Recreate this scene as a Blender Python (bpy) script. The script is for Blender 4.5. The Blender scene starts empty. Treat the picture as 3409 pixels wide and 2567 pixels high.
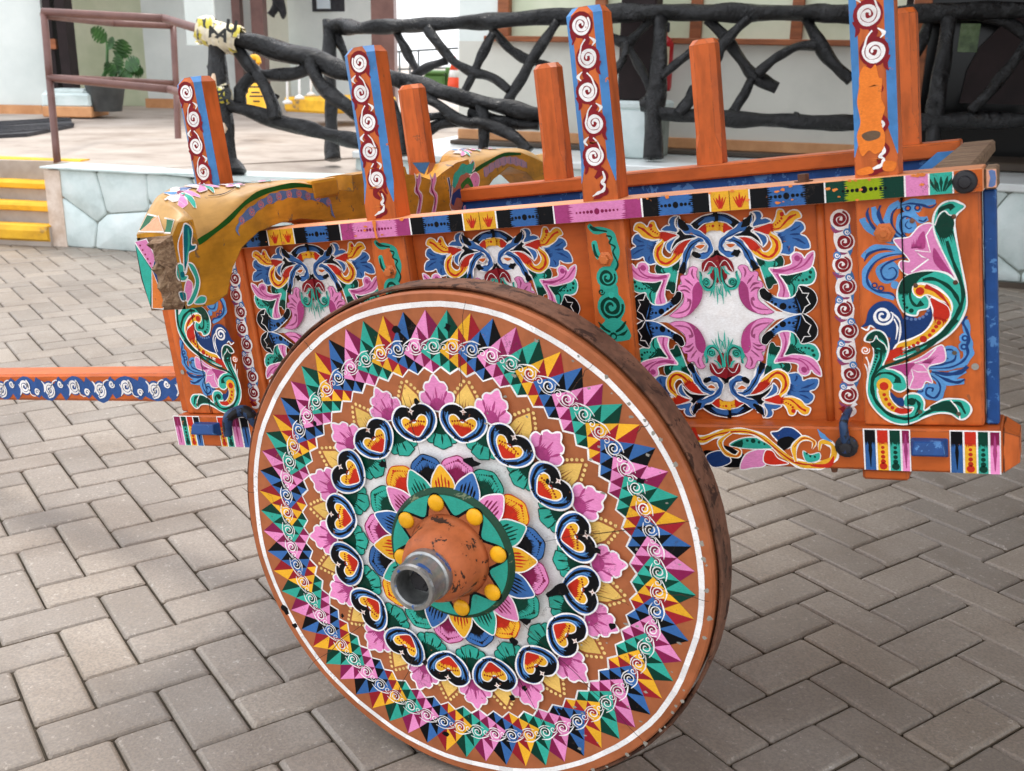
import bpy, bmesh, math, random
from math import sin, cos, pi, radians
from mathutils import Vector, Matrix, Euler

sc = bpy.context.scene
COL = sc.collection
# ------------------------------------------------------------------ camera
W0, H0, F0 = 3409.0, 2567.0, 3523.0           # survey of the place: photograph frame and focal length in its pixels
CAM = Vector((0.7005, -1.247, 1.1035))
CROT = Euler((radians(72.5085), radians(-0.926), radians(26.5207)), 'XYZ')
cd = bpy.data.cameras.new('camera')
cam = bpy.data.objects.new('camera', cd); COL.objects.link(cam)
cam.location = CAM; cam.rotation_euler = CROT
cd.sensor_fit = 'HORIZONTAL'; cd.sensor_width = 36.0; cd.lens = 36.0 * F0 / W0
cd.clip_start = 0.05; cd.clip_end = 500.0
cd.dof.use_dof = True; cd.dof.focus_distance = 1.85; cd.dof.aperture_fstop = 10.0
sc.camera = cam
# ------------------------------------------------------------------ sky, sun, exposure
SUN_DIR = Vector((-0.14, 0.42, 0.90)).normalized()       # veiled sun, high behind the cart over the open yard to the left
SUN_EL, SUN_AZ = math.asin(SUN_DIR.z), math.atan2(SUN_DIR.x, SUN_DIR.y)
wd = bpy.data.worlds.new('World'); sc.world = wd; wd.use_nodes = True
nt = wd.node_tree; nt.nodes.clear()
wo = nt.nodes.new('ShaderNodeOutputWorld'); bg = nt.nodes.new('ShaderNodeBackground'); sk = nt.nodes.new('ShaderNodeTexSky')
sk.sky_type = 'NISHITA'; sk.sun_disc = False; sk.sun_elevation = SUN_EL; sk.sun_rotation = SUN_AZ % (2*pi)
sk.air_density = 1.0; sk.dust_density = 4.0; sk.ozone_density = 1.0
veil = nt.nodes.new('ShaderNodeMix'); veil.data_type = 'RGBA'; veil.inputs[0].default_value = 0.75   # thin even cloud over the whole sky
veil.inputs[7].default_value = (8.6, 8.9, 9.3, 1)
nt.links.new(sk.outputs[0], veil.inputs[6]); nt.links.new(veil.outputs[2], bg.inputs[0])
bg.inputs[1].default_value = 0.125
nt.links.new(bg.outputs[0], wo.inputs[0])
sd = bpy.data.lights.new('sun', 'SUN'); sun = bpy.data.objects.new('sun', sd); COL.objects.link(sun)
sd.energy = 0.75; sd.angle = radians(12); sd.color = (1.0, 0.96, 0.9)
sun.rotation_euler = SUN_DIR.to_track_quat('Z', 'Y').to_euler()
sc.view_settings.view_transform = 'Standard'; sc.view_settings.look = 'None'
sc.view_settings.exposure = 1.15; sc.view_settings.gamma = 1.0; sc.view_settings.use_curve_mapping = False
sc.render.engine = 'CYCLES'
# ------------------------------------------------------------------ survey helpers: where a sighted point lies on a known plane
KAP, ZC = -0.1532, 0.3975                      # the cart leans forward on its pole; axle height
CR = CROT.to_matrix(); KR = Euler((0, KAP, 0), 'XYZ').to_matrix(); CO = Vector((0, 0, ZC))
WR = Matrix(((cos(0.0193), -sin(0.0193), 0), (sin(0.0193), cos(0.0193), 0), (0, 0, 1))) @ Matrix.Rotation(0.0099, 3, 'X')
def ray(u, v): return CR @ Vector(((u - W0/2)/F0, -(v - H0/2)/F0, -1.0))
def loc(u, v, ax, val):                          # cart-frame point on plane axis=val
    o = KR.transposed() @ (CAM - CO); d = KR.transposed() @ ray(u, v)
    return o + d*((val - o[ax])/d[ax])
def ground(u, v, z=0.0):
    d = ray(u, v); return CAM + d*((z - CAM.z)/d.z)
S = 3409/2212
def far(u, v, depth): return CAM + ray(u*S, v*S)*depth   # sighting at a measured distance (u,v on the 2212 px sheet)
def lin(r, g, b):
    f = lambda c: c/12.92 if c <= 0.04045 else ((c + 0.055)/1.055)**2.4
    return (f(r/255), f(g/255), f(b/255), 1.0)
# ------------------------------------------------------------------ scene helpers
def tag(o, label=None, cat=None, group=None, kind=None):
    if label: o['label'] = label
    if cat: o['category'] = cat
    if group: o['group'] = group
    if kind: o['kind'] = kind
    return o
def empty(name, locn=(0,0,0), rot=(0,0,0), parent=None):
    o = bpy.data.objects.new(name, None); COL.objects.link(o); o.location = locn; o.rotation_euler = rot
    o.empty_display_size = 0.1; o.parent = parent; return o
def link(name, me, parent=None, mat=None, smooth=False):
    o = bpy.data.objects.new(name, me); COL.objects.link(o); o.parent = parent
    if mat is not None: me.materials.append(mat)
    if smooth:
        for p in me.polygons: p.use_smooth = True
    return o
def mesh(name, vs, fs, parent=None, mat=None, smooth=False):
    me = bpy.data.meshes.new(name); me.from_pydata([tuple(v) for v in vs], [], fs); me.update()
    return link(name, me, parent, mat, smooth)
def frombm(name, bm, parent=None, mat=None, smooth=False):
    bmesh.ops.recalc_face_normals(bm, faces=bm.faces)
    me = bpy.data.meshes.new(name); bm.to_mesh(me); bm.free()
    return link(name, me, parent, mat, smooth)
def bbox(bm, x0, x1, y0, y1, z0, z1, bev=0.0, seg=1):
    r = bmesh.ops.create_cube(bm, size=1.0); vs = r['verts']
    for v in vs: v.co = Vector(((x0+x1)/2 + v.co.x*(x1-x0), (y0+y1)/2 + v.co.y*(y1-y0), (z0+z1)/2 + v.co.z*(z1-z0)))
    if bev:
        es = list({e for v in vs for e in v.link_edges})
        bmesh.ops.bevel(bm, geom=es, offset=bev, segments=seg, affect='EDGES', profile=0.6)
def box(name, x0, x1, y0, y1, z0, z1, parent=None, mat=None, bev=0.003, seg=1, rough=0.0, cuts=0):
    bm = bmesh.new(); bbox(bm, x0, x1, y0, y1, z0, z1, bev, seg)
    return frombm(name, bm, parent, mat)
def lathe(bm, prof, n=48, axis='Y', cap=True, mod=None):
    """profile [(radius, along)] about the axis"""
    rings = []
    for k, (r, a) in enumerate(prof):
        ring = []
        for i in range(n):
            t = 2*pi*i/n; rr = r*(mod(t, k) if mod else 1)
            if axis == 'Y': co = (rr*cos(t), a, rr*sin(t))
            elif axis == 'Z': co = (rr*cos(t), rr*sin(t), a)
            else: co = (a, rr*cos(t), rr*sin(t))
            ring.append(bm.verts.new(co))
        rings.append(ring)
    for A, B in zip(rings, rings[1:]):
        for i in range(n): bm.faces.new((A[i], A[(i+1) % n], B[(i+1) % n], B[i]))
    if cap:
        bm.faces.new(rings[0]); bm.faces.new(rings[-1])
    return rings
def crom(pts, n=6, closed=False):
    pts = [Vector(p) for p in pts]; m = len(pts); out = []
    if m < 3: n2 = n; return [pts[0].lerp(pts[-1], i/n2) for i in range(n2+1)]
    rng = range(m) if closed else range(m-1)
    for i in rng:
        if closed: a, b, c, d = pts[i-1], pts[i], pts[(i+1) % m], pts[(i+2) % m]
        else: a, b, c, d = pts[max(i-1,0)], pts[i], pts[i+1], pts[min(i+2,m-1)]
        for k in range(n):
            t = k/n
            out.append(0.5*((2*b) + (c-a)*t + (2*a-5*b+4*c-d)*t*t + (3*b-a-3*c+d)*t*t*t))
    if not closed: out.append(pts[-1])
    return out
def lerps(ws, t):
    x = t*(len(ws)-1); i = min(int(x), len(ws)-2) if len(ws) > 1 else 0
    return ws[0] if len(ws) == 1 else ws[i] + (ws[i+1]-ws[i])*(x-i)
def tube(bm, pts, rads, n=10, sub=4, lump=0.0, seed=0, cap=True):
    rnd = random.Random(seed); ph = [rnd.uniform(0, 6.28) for _ in range(6)]
    c = crom(pts, sub) if len(pts) > 2 else [Vector(pts[0]).lerp(Vector(pts[1]), i/(sub*2)) for i in range(sub*2+1)]
    rings = []; up = Vector((0.13, 0.21, 0.97)); acc = 0
    for i, p in enumerate(c):
        d = (c[min(i+1,len(c)-1)] - c[max(i-1,0)])
        d = d.normalized() if d.length > 1e-9 else Vector((1,0,0))
        if i: acc += (c[i]-c[i-1]).length
        a = d.cross(up); 
        if a.length < 0.1: a = d.cross(Vector((1,0,0)))
        a.normalize(); b = d.cross(a); up = -(a.cross(d)) if False else up
        r = lerps(rads, i/(len(c)-1)); ring = []
        for k in range(n):
            t = 2*pi*k/n
            rr = r*(1 + lump*(0.5*sin(2*t+ph[0]+acc*9/max(r*10,0.05)) + 0.35*sin(3*t+ph[1]-acc*6/max(r*10,0.05)) + 0.45*sin(acc*5/max(r*10,0.05)+ph[2])))
            ring.append(bm.verts.new(p + a*(rr*cos(t)) + b*(rr*sin(t))))
        rings.append(ring)
    for A, B in zip(rings, rings[1:]):
        for k in range(n): bm.faces.new((A[k], A[(k+1) % n], B[(k+1) % n], B[k]))
    if cap: bm.faces.new(rings[0]); bm.faces.new(rings[-1])
# ------------------------------------------------------------------ materials
class NG:
    def __init__(s, name):
        s.m = bpy.data.materials.new(name); s.m.use_nodes = True; s.t = s.m.node_tree
        s.b = s.t.nodes['Principled BSDF']
    def n(s, typ, **kw):
        x = s.t.nodes.new(typ)
        for k, v in kw.items():
            if k.startswith('i_'): x.inputs[k[2:].replace('_', ' ')].default_value = v
            else: setattr(x, k, v)
        return x
    def l(s, a, b): s.t.links.new(a, b)
    def coords(s, kind='Object', scale=None):
        tc = s.n('ShaderNodeTexCoord').outputs[kind]
        if scale:
            mp = s.n('ShaderNodeMapping'); mp.inputs['Scale'].default_value = scale; s.l(tc, mp.inputs[0]); return mp.outputs[0]
        return tc
    def noise(s, co, scale, detail=4, rough=0.55, dist=0.0):
        x = s.n('ShaderNodeTexNoise'); x.inputs['Scale'].default_value = scale; x.inputs['Detail'].default_value = detail
        x.inputs['Roughness'].default_value = rough; x.inputs['Distortion'].default_value = dist; s.l(co, x.inputs['Vector']); return x.outputs['Fac']
    def ramp(s, fac, stops, interp='LINEAR'):
        r = s.n('ShaderNodeValToRGB'); r.color_ramp.interpolation = interp; e = r.color_ramp.elements
        while len(e) < len(stops): e.new(0.5)
        for k, (p, c) in enumerate(stops):
            e[k].position = p; e[k].color = c if hasattr(c, '__len__') else (c, c, c, 1)
        s.l(fac, r.inputs[0]); return r.outputs[0]
    def mix(s, fac, a, b, blend='MIX'):
        x = s.n('ShaderNodeMix', data_type='RGBA', blend_type=blend)
        for sock, v in ((x.inputs[0], fac), (x.inputs[6], a), (x.inputs[7], b)):
            if hasattr(v, 'is_linked') or hasattr(v, 'links'): s.l(v, sock)
            else: sock.default_value = v if not isinstance(v, (int, float)) or sock == x.inputs[0] else (v, v, v, 1)
        return x.outputs[2]
    def math(s, op, a, b=None):
        x = s.n('ShaderNodeMath', operation=op)
        for sock, v in ((x.inputs[0], a), (x.inputs[1], b)):
            if v is None: continue
            if isinstance(v, (int, float)): sock.default_value = v
            else: s.l(v, sock)
        return x.outputs[0]
    def bump(s, h, strength=0.3, dist=0.002):
        x = s.n('ShaderNodeBump'); x.inputs['Strength'].default_value = strength; x.inputs['Distance'].default_value = dist
        s.l(h, x.inputs['Height']); s.l(x.outputs[0], s.b.inputs['Normal'])
    def out(s, color=None, rough=0.5, metal=0.0, spec=0.5):
        if color is not None:
            if isinstance(color, tuple): s.b.inputs['Base Color'].default_value = color
            else: s.l(color, s.b.inputs['Base Color'])
        if isinstance(rough, (int, float)): s.b.inputs['Roughness'].default_value = rough
        else: s.l(rough, s.b.inputs['Roughness'])
        s.b.inputs['Metallic'].default_value = metal
        s.b.inputs['Specular IOR Level'].default_value = spec
        return s.m
def painted(name, rgb, var=0.12, chip=None, chip_amt=0.64, rough=0.42, scale=9.0, grain=(1,1,1), dirt=0.35, grainbump=0.12, edge=None):
    """brushed enamel on wood: uneven tone, grime, chips down to `chip`"""
    g = NG(name); co = g.coords(); base = lin(*rgb)
    dk = tuple(c*(1-2.2*var) for c in base[:3]) + (1,); lt = tuple(min(1, c*(1+var)) for c in base[:3]) + (1,)
    n1 = g.noise(co, scale, 5, 0.6); c = g.ramp(n1, [(0.3, dk), (0.5, base), (0.72, lt)])
    gr = g.noise(g.coords(scale=grain), scale*6, 3, 0.6)
    c = g.mix(g.ramp(gr, [(0.44, 0.0), (0.70, dirt)]), c, tuple(x*0.45 for x in base[:3]) + (1,))
    if chip:
        n2 = g.noise(co, 34, 6, 0.7, 0.4); m = g.ramp(n2, [(chip_amt, 0.0), (chip_amt+0.02, 1.0)])
        c = g.mix(m, c, lin(*chip))
    if edge:
        bv = g.n('ShaderNodeBevel', samples=4); bv.inputs['Radius'].default_value = 0.0035; ge = g.n('ShaderNodeNewGeometry'); dt = g.n('ShaderNodeVectorMath', operation='DOT_PRODUCT')
        g.l(bv.outputs[0], dt.inputs[0]); g.l(ge.outputs['Normal'], dt.inputs[1])
        m = g.math('MULTIPLY', g.ramp(dt.outputs['Value'], [(0.88, 1.0), (0.992, 0.0)]), g.ramp(g.noise(co, 30, 5, 0.7), [(0.42, 0.0), (0.54, 1.0)])); c = g.mix(m, c, lin(*edge))
    g.bump(gr, grainbump, 0.001)
    return g.out(c, g.ramp(n1, [(0.3, rough-0.08), (0.7, rough+0.14)]), spec=0.26)
M = {}
M['orange'] = painted('orange_enamel', (192, 92, 36), chip=(232, 120, 52), chip_amt=0.68, grain=(0.25,1,1), edge=(70, 44, 30))
M['orange_v'] = painted('orange_enamel_upright', (202, 99, 42), chip=(150, 84, 48), chip_amt=0.66, grain=(1,1,0.2), dirt=0.6, var=0.15, edge=(62, 42, 32))
M['orange_pale'] = painted('orange_worn', (226, 150, 104), chip=(150, 120, 96), chip_amt=0.62, grain=(0.2,1,1))
M['wheelwood'] = painted('wheel_enamel', (166, 95, 58), chip=(150, 120, 95), chip_amt=0.71, scale=7)
M['blue'] = painted('blue_enamel', (28, 70, 128), chip=(74, 120, 172), chip_amt=0.57)
M['paleblue_paint'] = painted('sky_blue_enamel', (70, 130, 188), chip=(208, 110, 50), chip_amt=0.66)
M['ochre'] = painted('ochre_enamel', (200, 138, 36), chip=(120, 92, 60), chip_amt=0.60, grain=(1,0.2,1), var=0.2, dirt=0.6, rough=0.36, edge=(96, 70, 46))
M['ochre_top'] = painted('ochre_glare_worn_top', (190, 146, 84), chip=(150, 120, 84), chip_amt=0.63, grain=(1,0.2,1), rough=0.34, var=0.18)  # paler ochre: sky glare put into the colour, with worn chips
M['rust'] = painted('rusty_iron', (112, 76, 58), var=0.3, chip=(60, 38, 28), chip_amt=0.56, rough=0.8, scale=14, dirt=0.7, grainbump=0.5)
M['hub'] = painted('hub_primer', (182, 98, 56), chip=(52, 36, 28), chip_amt=0.565, rough=0.5, scale=12)
M['teal_hub'] = painted('teal_enamel', (48, 168, 148), chip=(20, 70, 60), chip_amt=0.7)
M['dgreen_rim'] = painted('green_worn', (30, 66, 46), chip=(112, 120, 90), chip_amt=0.6, rough=0.6)
M['iron'] = painted('dark_iron', (44, 42, 44), chip=(36, 62, 110), chip_amt=0.62, rough=0.45)
M['ironblue'] = painted('iron_worn_blue', (44, 66, 98), chip=(30, 28, 28), chip_amt=0.5, rough=0.4)
M['yellow_bolt'] = painted('yellow_enamel', (238, 172, 28), chip=(66, 62, 58), chip_amt=0.66, rough=0.35)
M['orange_bolt'] = painted('orange_bolt', (206, 112, 56), chip=(80, 50, 40), chip_amt=0.58)
def m_steel():
    g = NG('worn_steel'); co = g.coords(); n = g.noise(co, 26, 5, 0.6)
    c = g.ramp(n, [(0.3, lin(112,112,110)), (0.6, lin(170,170,168)), (0.8, lin(200,200,198))])
    ch = g.ramp(g.noise(co, 30, 4, 0.6, 0.5), [(0.64, 0.0), (0.66, 1.0)])
    c = g.mix(ch, c, lin(40, 82, 140)); g.bump(n, 0.15, 0.001)
    m = g.out(c, 0.38); inv = g.math('SUBTRACT', 1.0, ch); g.l(g.math('MULTIPLY', inv, 0.85), g.b.inputs['Metallic']); return m
M['steel'] = m_steel()
def m_rawwood():
    g = NG('bare_weathered_wood'); co = g.coords(scale=(1, 6, 6)); n = g.noise(co, 22, 6, 0.7, 0.8)
    c = g.ramp(n, [(0.28, lin(52,38,28)), (0.48, lin(128,98,72)), (0.7, lin(176,148,116))]); g.bump(n, 0.9, 0.006)
    return g.out(c, 0.85)
M['rawwood'] = m_rawwood()
def m_paint():
    """hand-painted ornament: each brush shape carries its own pigment; fine chips and crazing"""
    g = NG('ornament_paint'); at = g.n('ShaderNodeAttribute', attribute_name='Col'); co = g.coords()
    n = g.noise(co, 60, 4, 0.6); c = g.mix(g.ramp(n, [(0.3, 0.0), (0.75, 0.45)]), at.outputs['Color'], (0.72, 0.64, 0.58, 1), 'MULTIPLY')
    n3 = g.noise(g.coords(scale=(1, 1, 2.6)), 240, 3, 0.6)
    c = g.mix(g.ramp(n3, [(0.42, 0.5), (0.62, 0.0)]), c, (0.78, 0.74, 0.72, 1), 'MULTIPLY')                    # streaky brush film
    cr = g.noise(co, 15, 6, 0.62, 0.25); line = g.ramp(cr, [(0.4955, 0.0), (0.499, 0.8), (0.501, 0.8), (0.5045, 0.0)]); msk = g.ramp(g.noise(co, 7, 2), [(0.50, 0.0), (0.60, 1.0)])
    c = g.mix(g.math('MULTIPLY', line, msk), c, (0.06, 0.04, 0.03, 1))                                            # fine checks
    n2 = g.noise(co, 85, 5, 0.68, 0.3); ch = g.ramp(n2, [(0.685, 0.0), (0.695, 1.0)])
    c = g.mix(ch, c, lin(150, 92, 60)); g.bump(n3, 0.12, 0.0006)
    return g.out(c, g.ramp(n, [(0.3, 0.36), (0.7, 0.52)]), spec=0.16)
M['paint'] = m_paint()
# ------------------------------------------------------------------ painter: flat brush shapes laid on a surface, each its own thin coat
PAL = dict(W=(246,243,240), K=(7,8,12), B=(58,106,168), D=(30,62,118), T=(54,172,152), G=(6,60,46), P=(234,142,194), Mn=(132,30,76),
           Y=(242,180,48), R=(196,46,28), O=(206,100,40), LB=(92,152,208), SB=(72,130,190), Mr=(134,28,36), V=(150,70,110), LG=(150,170,20),
           DP=(172,66,124), Br=(166,95,58), Cr=(238,222,214), GY=(150,145,135), GB=(98,124,172), YE=(240,196,104), LM=(196,90,116), PB=(52,88,148))
PAL = {k: lin(*v) for k, v in PAL.items()}
class Paint:
    COAT = 0.000022
    def __init__(s, mapper): s.map = mapper; s.v = []; s.c = []; s.f = []; s.h = 0.0003; s.k = 4711
    def up(s): s.h += s.COAT
    def tint(s, col):
        col = PAL.get(col, col) if not isinstance(col, tuple) else col; s.k = (s.k*16807) % 2147483647; f = 0.88 + 0.24*(s.k/2147483647); return tuple(c*f for c in col[:3]) + (1.0,)
    def poly(s, pts, col, cols=None, up=True):
        if up: s.up()
        i0 = len(s.v); col = s.tint(col)
        for k, p in enumerate(pts):
            s.v.append(s.map(p[0], p[1], s.h)); s.c.append(PAL.get(cols[k], cols[k]) if cols else col)
        s.f.append(tuple(range(i0, i0+len(pts))))
    def stroke(s, pts, w, col, col2=None, closed=False, n=6, smooth=True, up=True):
        if up: s.up()
        w = w if hasattr(w, '__len__') else [w]; col2 = PAL.get(col2, col2) if col2 else None; col = s.tint(col); col2 = col2 or col; ph = (s.k % 997)/50.0
        c = crom([(p[0], p[1], 0) for p in pts], n, closed) if smooth else [Vector((p[0], p[1], 0)) for p in pts]
        m = len(c); i0 = len(s.v)
        for i, p in enumerate(c):
            if closed: d = c[(i+1) % m] - c[i-1]
            else: d = c[min(i+1, m-1)] - c[max(i-1, 0)]
            d = d.normalized() if d.length else Vector((1,0,0)); nrm = Vector((-d.y, d.x, 0)); t = i/max(m-1, 1); r = lerps(w, t)/2*(1 + 0.16*sin(i*0.9+ph) + 0.10*sin(i*0.37+2*ph))
            cc = tuple(col[k] + (col2[k]-col[k])*t for k in range(4))
            for sg in (1, -1):
                q = p + nrm*(r*sg); s.v.append(s.map(q.x, q.y, s.h)); s.c.append(cc)
        for i in range(m if closed else m-1):
            a = i0+2*i; b = i0+2*((i+1) % m); s.f.append((a, a+1, b+1, b))
    def shape(s, pts, col, ol='W', ow=None, n=5, smooth=True):
        c = crom([(p[0], p[1], 0) for p in pts], n, True) if smooth else [Vector((p[0], p[1], 0)) for p in pts]
        s.poly(c, col)
        if ow: s.stroke(c, ow, ol, closed=True, smooth=False)
    def dot(s, x, y, r, col, n=9, up=True, rx=1.0):
        s.poly([(x+r*rx*cos(2*pi*k/n), y+r*sin(2*pi*k/n)) for k in range(n)], col, up=up)
    def dots(s, pts, rs, col):
        s.up()
        for k, p in enumerate(pts): s.dot(p[0], p[1], rs[k] if hasattr(rs, '__len__') else rs, col, up=False)
    def spikes(s, p0, p1, d, col, n=9, seed=1, w=1.6):
        """streaky brush ends from the line p0-p1 out along d"""
        s.up(); rnd = random.Random(seed); p0 = Vector((p0[0], p0[1])); p1 = Vector((p1[0], p1[1])); d = Vector((d[0], d[1])); e = (p1-p0)/n
        for k in range(n):
            a = p0+e*(k+0.5); L = d*rnd.uniform(0.35, 1.0)
            s.poly([a-e*w/2, a+e*w/2, a+L], col, up=False)
    def spiral(s, x, y, r, turns, a0, dirn, w, col, n=12, tail=None, r0=0.12):
        pts = []; N = int(n*turns)
        for k in range(N+1):
            t = k/N; rr = r*(r0 + (1-r0)*t**0.85); a = a0 + dirn*2*pi*turns*(t-1)
            pts.append((x+rr*cos(a), y+rr*sin(a)))
        if tail: pts += list(tail)
        s.stroke(pts, [w*0.55, w, w*1.1, w, w*(0.45 if tail else 0.6)], col, n=2)
    def build(s, name, parent):
        me = bpy.data.meshes.new(name); me.from_pydata(s.v, [], s.f); me.update()
        a = me.color_attributes.new('Col', 'FLOAT_COLOR', 'POINT'); a.data.foreach_set('color', [x for c in s.c for x in c])
        return link(name, me, parent, M['paint'])
# ================================================================== SETTING
def m_paver(name, src):
    g = NG(name); co = g.coords()
    if src == 'obj':
        oi = g.n('ShaderNodeObjectInfo'); rnd = oi.outputs['Random']
        off = g.n('ShaderNodeVectorMath', operation='MULTIPLY_ADD'); cx = g.n('ShaderNodeCombineXYZ')
        for k in range(3): g.l(rnd, cx.inputs[k])
        g.l(cx.outputs[0], off.inputs[0]); off.inputs[1].default_value = (37, 53, 11); g.l(co, off.inputs[2]); co = off.outputs[0]
    else:
        rnd = g.n('ShaderNodeAttribute', attribute_name='tone').outputs['Fac']
    n = g.noise(co, 9, 5, 0.6); fine = g.noise(co, 190, 3, 0.6); pit = g.noise(co, 75, 4, 0.7)
    c = g.ramp(rnd, [(0.0, lin(140,130,119)), (0.35, lin(152,141,129)), (0.7, lin(158,146,133)), (1.0, lin(165,152,137))])
    c = g.mix(g.ramp(n, [(0.35, 0.30), (0.65, 0.0)]), c, lin(128,114,98))
    c = g.mix(g.ramp(fine, [(0.38, 0.5), (0.6, 0.0)]), c, lin(112,104,98))
    c = g.mix(g.ramp(pit, [(0.60, 0.0), (0.70, 0.5)]), c, lin(206,196,184))
    geo = g.n('ShaderNodeNewGeometry'); st_ = g.noise(geo.outputs['Position'], 2.3, 4, 0.6, 0.5); c = g.mix(g.ramp(st_, [(0.36, 0.55), (0.56, 0.0)]), c, (0.62,0.56,0.50,1), 'MULTIPLY')
    sp_ = g.noise(geo.outputs['Position'], 13, 5, 0.65); c = g.mix(g.ramp(sp_, [(0.66, 0.0), (0.72, 0.5)]), c, (0.45,0.42,0.40,1), 'MULTIPLY'); sx = g.n('ShaderNodeSeparateXYZ'); g.l(geo.outputs['Normal'], sx.inputs[0])
    c = g.mix(g.ramp(sx.outputs[2], [(0.30, 0.5), (0.55, 0.0)]), c, lin(126,108,86))     # soil rubbed into the bevels
    h = g.math('ADD', g.math('MULTIPLY', fine, 0.5), pit); g.bump(h, 0.55, 0.0022)
    return g.out(c, 0.52, spec=0.5)
M['paver'] = m_paver('concrete_paver', 'obj'); M['paver_far'] = m_paver('concrete_paver_far', 'attr')
def m_plain(name, stops, scale=4, rough=0.8, bump=0.3, bd=0.004, det=5, sc3=None, spec=0.4):
    g = NG(name); co = g.coords(scale=sc3) if sc3 else g.coords(); n = g.noise(co, scale, det, 0.62)
    g.bump(g.noise(co, scale*7, 4, 0.65), bump, bd)
    return g.out(g.ramp(n, stops), rough, spec=spec)
M['joint'] = m_plain('joint_sand', [(0.3, lin(44,38,30)), (0.55, lin(66,57,45)), (0.75, lin(54,56,38))], 30, 0.95)
M['concrete'] = m_plain('beige_concrete', [(0.3, lin(144,130,118)), (0.5, lin(174,161,149)), (0.72, lin(192,181,170))], 2.2, 0.7, 0.25)
M['stonepaint'] = m_plain('pale_blue_stone_paint', [(0.28, lin(176,190,186)), (0.5, lin(205,217,214)), (0.75, lin(222,230,228))], 5, 0.55, 0.5, 0.006)
M['mortar'] = m_plain('mortar', [(0.3, lin(110,116,108)), (0.6, lin(140,146,138))], 9, 0.9)
M['plaster'] = m_plain('old_plaster', [(0.3, lin(186,160,138)), (0.6, lin(222,205,190)), (0.8, lin(236,226,216))], 9, 0.85)
M['yellow'] = m_plain('yellow_kerb_paint', [(0.30, lin(120,104,84)), (0.38, lin(214,160,44)), (0.55, lin(238,184,48)), (0.8, lin(246,196,70))], 6, 0.7, 0.5, 0.006)
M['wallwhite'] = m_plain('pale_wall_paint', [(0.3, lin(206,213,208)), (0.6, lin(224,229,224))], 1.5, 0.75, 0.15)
M['wallcool'] = m_plain('wall_paint_with_shade', [(0.3, lin(192,190,180)), (0.6, lin(212,209,198))], 1.5, 0.75, 0.15)  # darker copy of the pale wall paint, shade put into the colour
M['skirting'] = m_plain('terracotta_skirting', [(0.3, lin(188,130,84)), (0.7, lin(214,158,110))], 8, 0.6)
M['woodtrim'] = m_plain('varnished_wood_trim', [(0.3, lin(120,66,36)), (0.7, lin(164,96,56))], 6, 0.5, 0.2, 0.002, sc3=(1,1,6))
M['brown'] = m_plain('brown_metal_paint', [(0.3, lin(96,66,60)), (0.7, lin(126,90,82))], 5, 0.45, 0.1)
M['darkcol'] = m_plain('dark_brown_paint', [(0.3, lin(30,22,22)), (0.7, lin(46,35,35))], 5, 0.6, 0.1, spec=0.2)
M['darkfloor'] = m_plain('dark_plinth', [(0.3, lin(60,50,42)), (0.7, lin(82,70,58))], 4, 0.6)
M['tile'] = m_plain('white_floor_tile', [(0.3, lin(206,210,208)), (0.7, lin(226,230,228))], 3, 0.3, 0.1)
M['tape'] = None
def m_log():
    g = NG('black_gloss_paint_on_log'); co = g.coords(); n = g.noise(g.coords(scale=(1,1,1)), 16, 6, 0.7, 0.4); n2 = g.noise(co, 6, 4, 0.6)
    c = g.ramp(n, [(0.35, lin(6,6,7)), (0.62, lin(13,12,13)), (0.76, lin(40,35,30))])
    g.bump(n, 0.9, 0.03); return g.out(c, g.ramp(n2, [(0.38, 0.16), (0.66, 0.5)]), spec=0.45)
M['log'] = m_log()
def m_glass(name, tint, rough=0.05):
    g = NG(name); return g.out(tint, rough, 0.0, 0.25)
M['glass_dark'] = m_glass('dark_window_glass', lin(6,6,6), 0.15)
M['glass_green'] = m_plain('reflecting_glass', [(0.3, lin(184,194,160)), (0.6, lin(216,218,192))], 1.2, 0.2, 0.02)
M['black'] = m_plain('black_rubber', [(0.3, lin(40,40,44)), (0.7, lin(62,62,66))], 20, 0.7)
M['leaf'] = m_plain('monstera_leaf', [(0.3, lin(24,52,22)), (0.7, lin(60,104,44))], 8, 0.35, 0.2)
M['potgrey'] = m_plain('grey_clay_pot', [(0.3, lin(74,78,80)), (0.7, lin(104,108,108))], 6, 0.6)
# ---------------- ground sheet and herringbone pavers
gs = mesh('ground', [(-60,-60,-0.012), (60,-60,-0.012), (60,60,-0.012), (-60,60,-0.012)], [(0,1,2,3)], None, M['joint']); tag(gs, kind='structure')
PW, TH, U0, V0 = 0.1025, 1.0606, -0.9151, 0.0157
def paver_mesh(name, L, B, top=0.0, ch=0.0066, dz=0.0060):
    vs = []; fs = []
    def ring(ix, iy, z): 
        i = len(vs); r = 0.004
        X, Y = L/2-ix, B/2-iy
        for sx, sy in ((-1,-1),(1,-1),(1,1),(-1,1)):
            if sx*sy > 0: q = [(sx*X, sy*(Y-r)), (sx*(X-r), sy*Y)][::-1]
            else: q = [(sx*X, sy*(Y-r)), (sx*(X-r), sy*Y)]
            if (sx, sy) == (-1,-1): q = [(-X, -(Y-r)), (-(X-r), -Y)]
            if (sx, sy) == (1,-1): q = [((X-r), -Y), (X, -(Y-r))]
            if (sx, sy) == (1,1): q = [(X, (Y-r)), ((X-r), Y)]
            if (sx, sy) == (-1,1): q = [(-(X-r), Y), (-X, (Y-r))]
            vs.extend((a, b, z) for a, b in q)
        return i
    a = ring(0, 0, -0.03); b = ring(0, 0, -dz); c = ring(ch*0.55, ch*0.55, -dz*0.3); d = ring(ch*1.15, ch*1.15, top)
    for p, q in ((a,b),(b,c),(c,d)):
        for k in range(8): fs.append((p+k, p+(k+1) % 8, q+(k+1) % 8, q+k))
    fs.append(tuple(d+k for k in range(8)))
    return vs, fs
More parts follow.
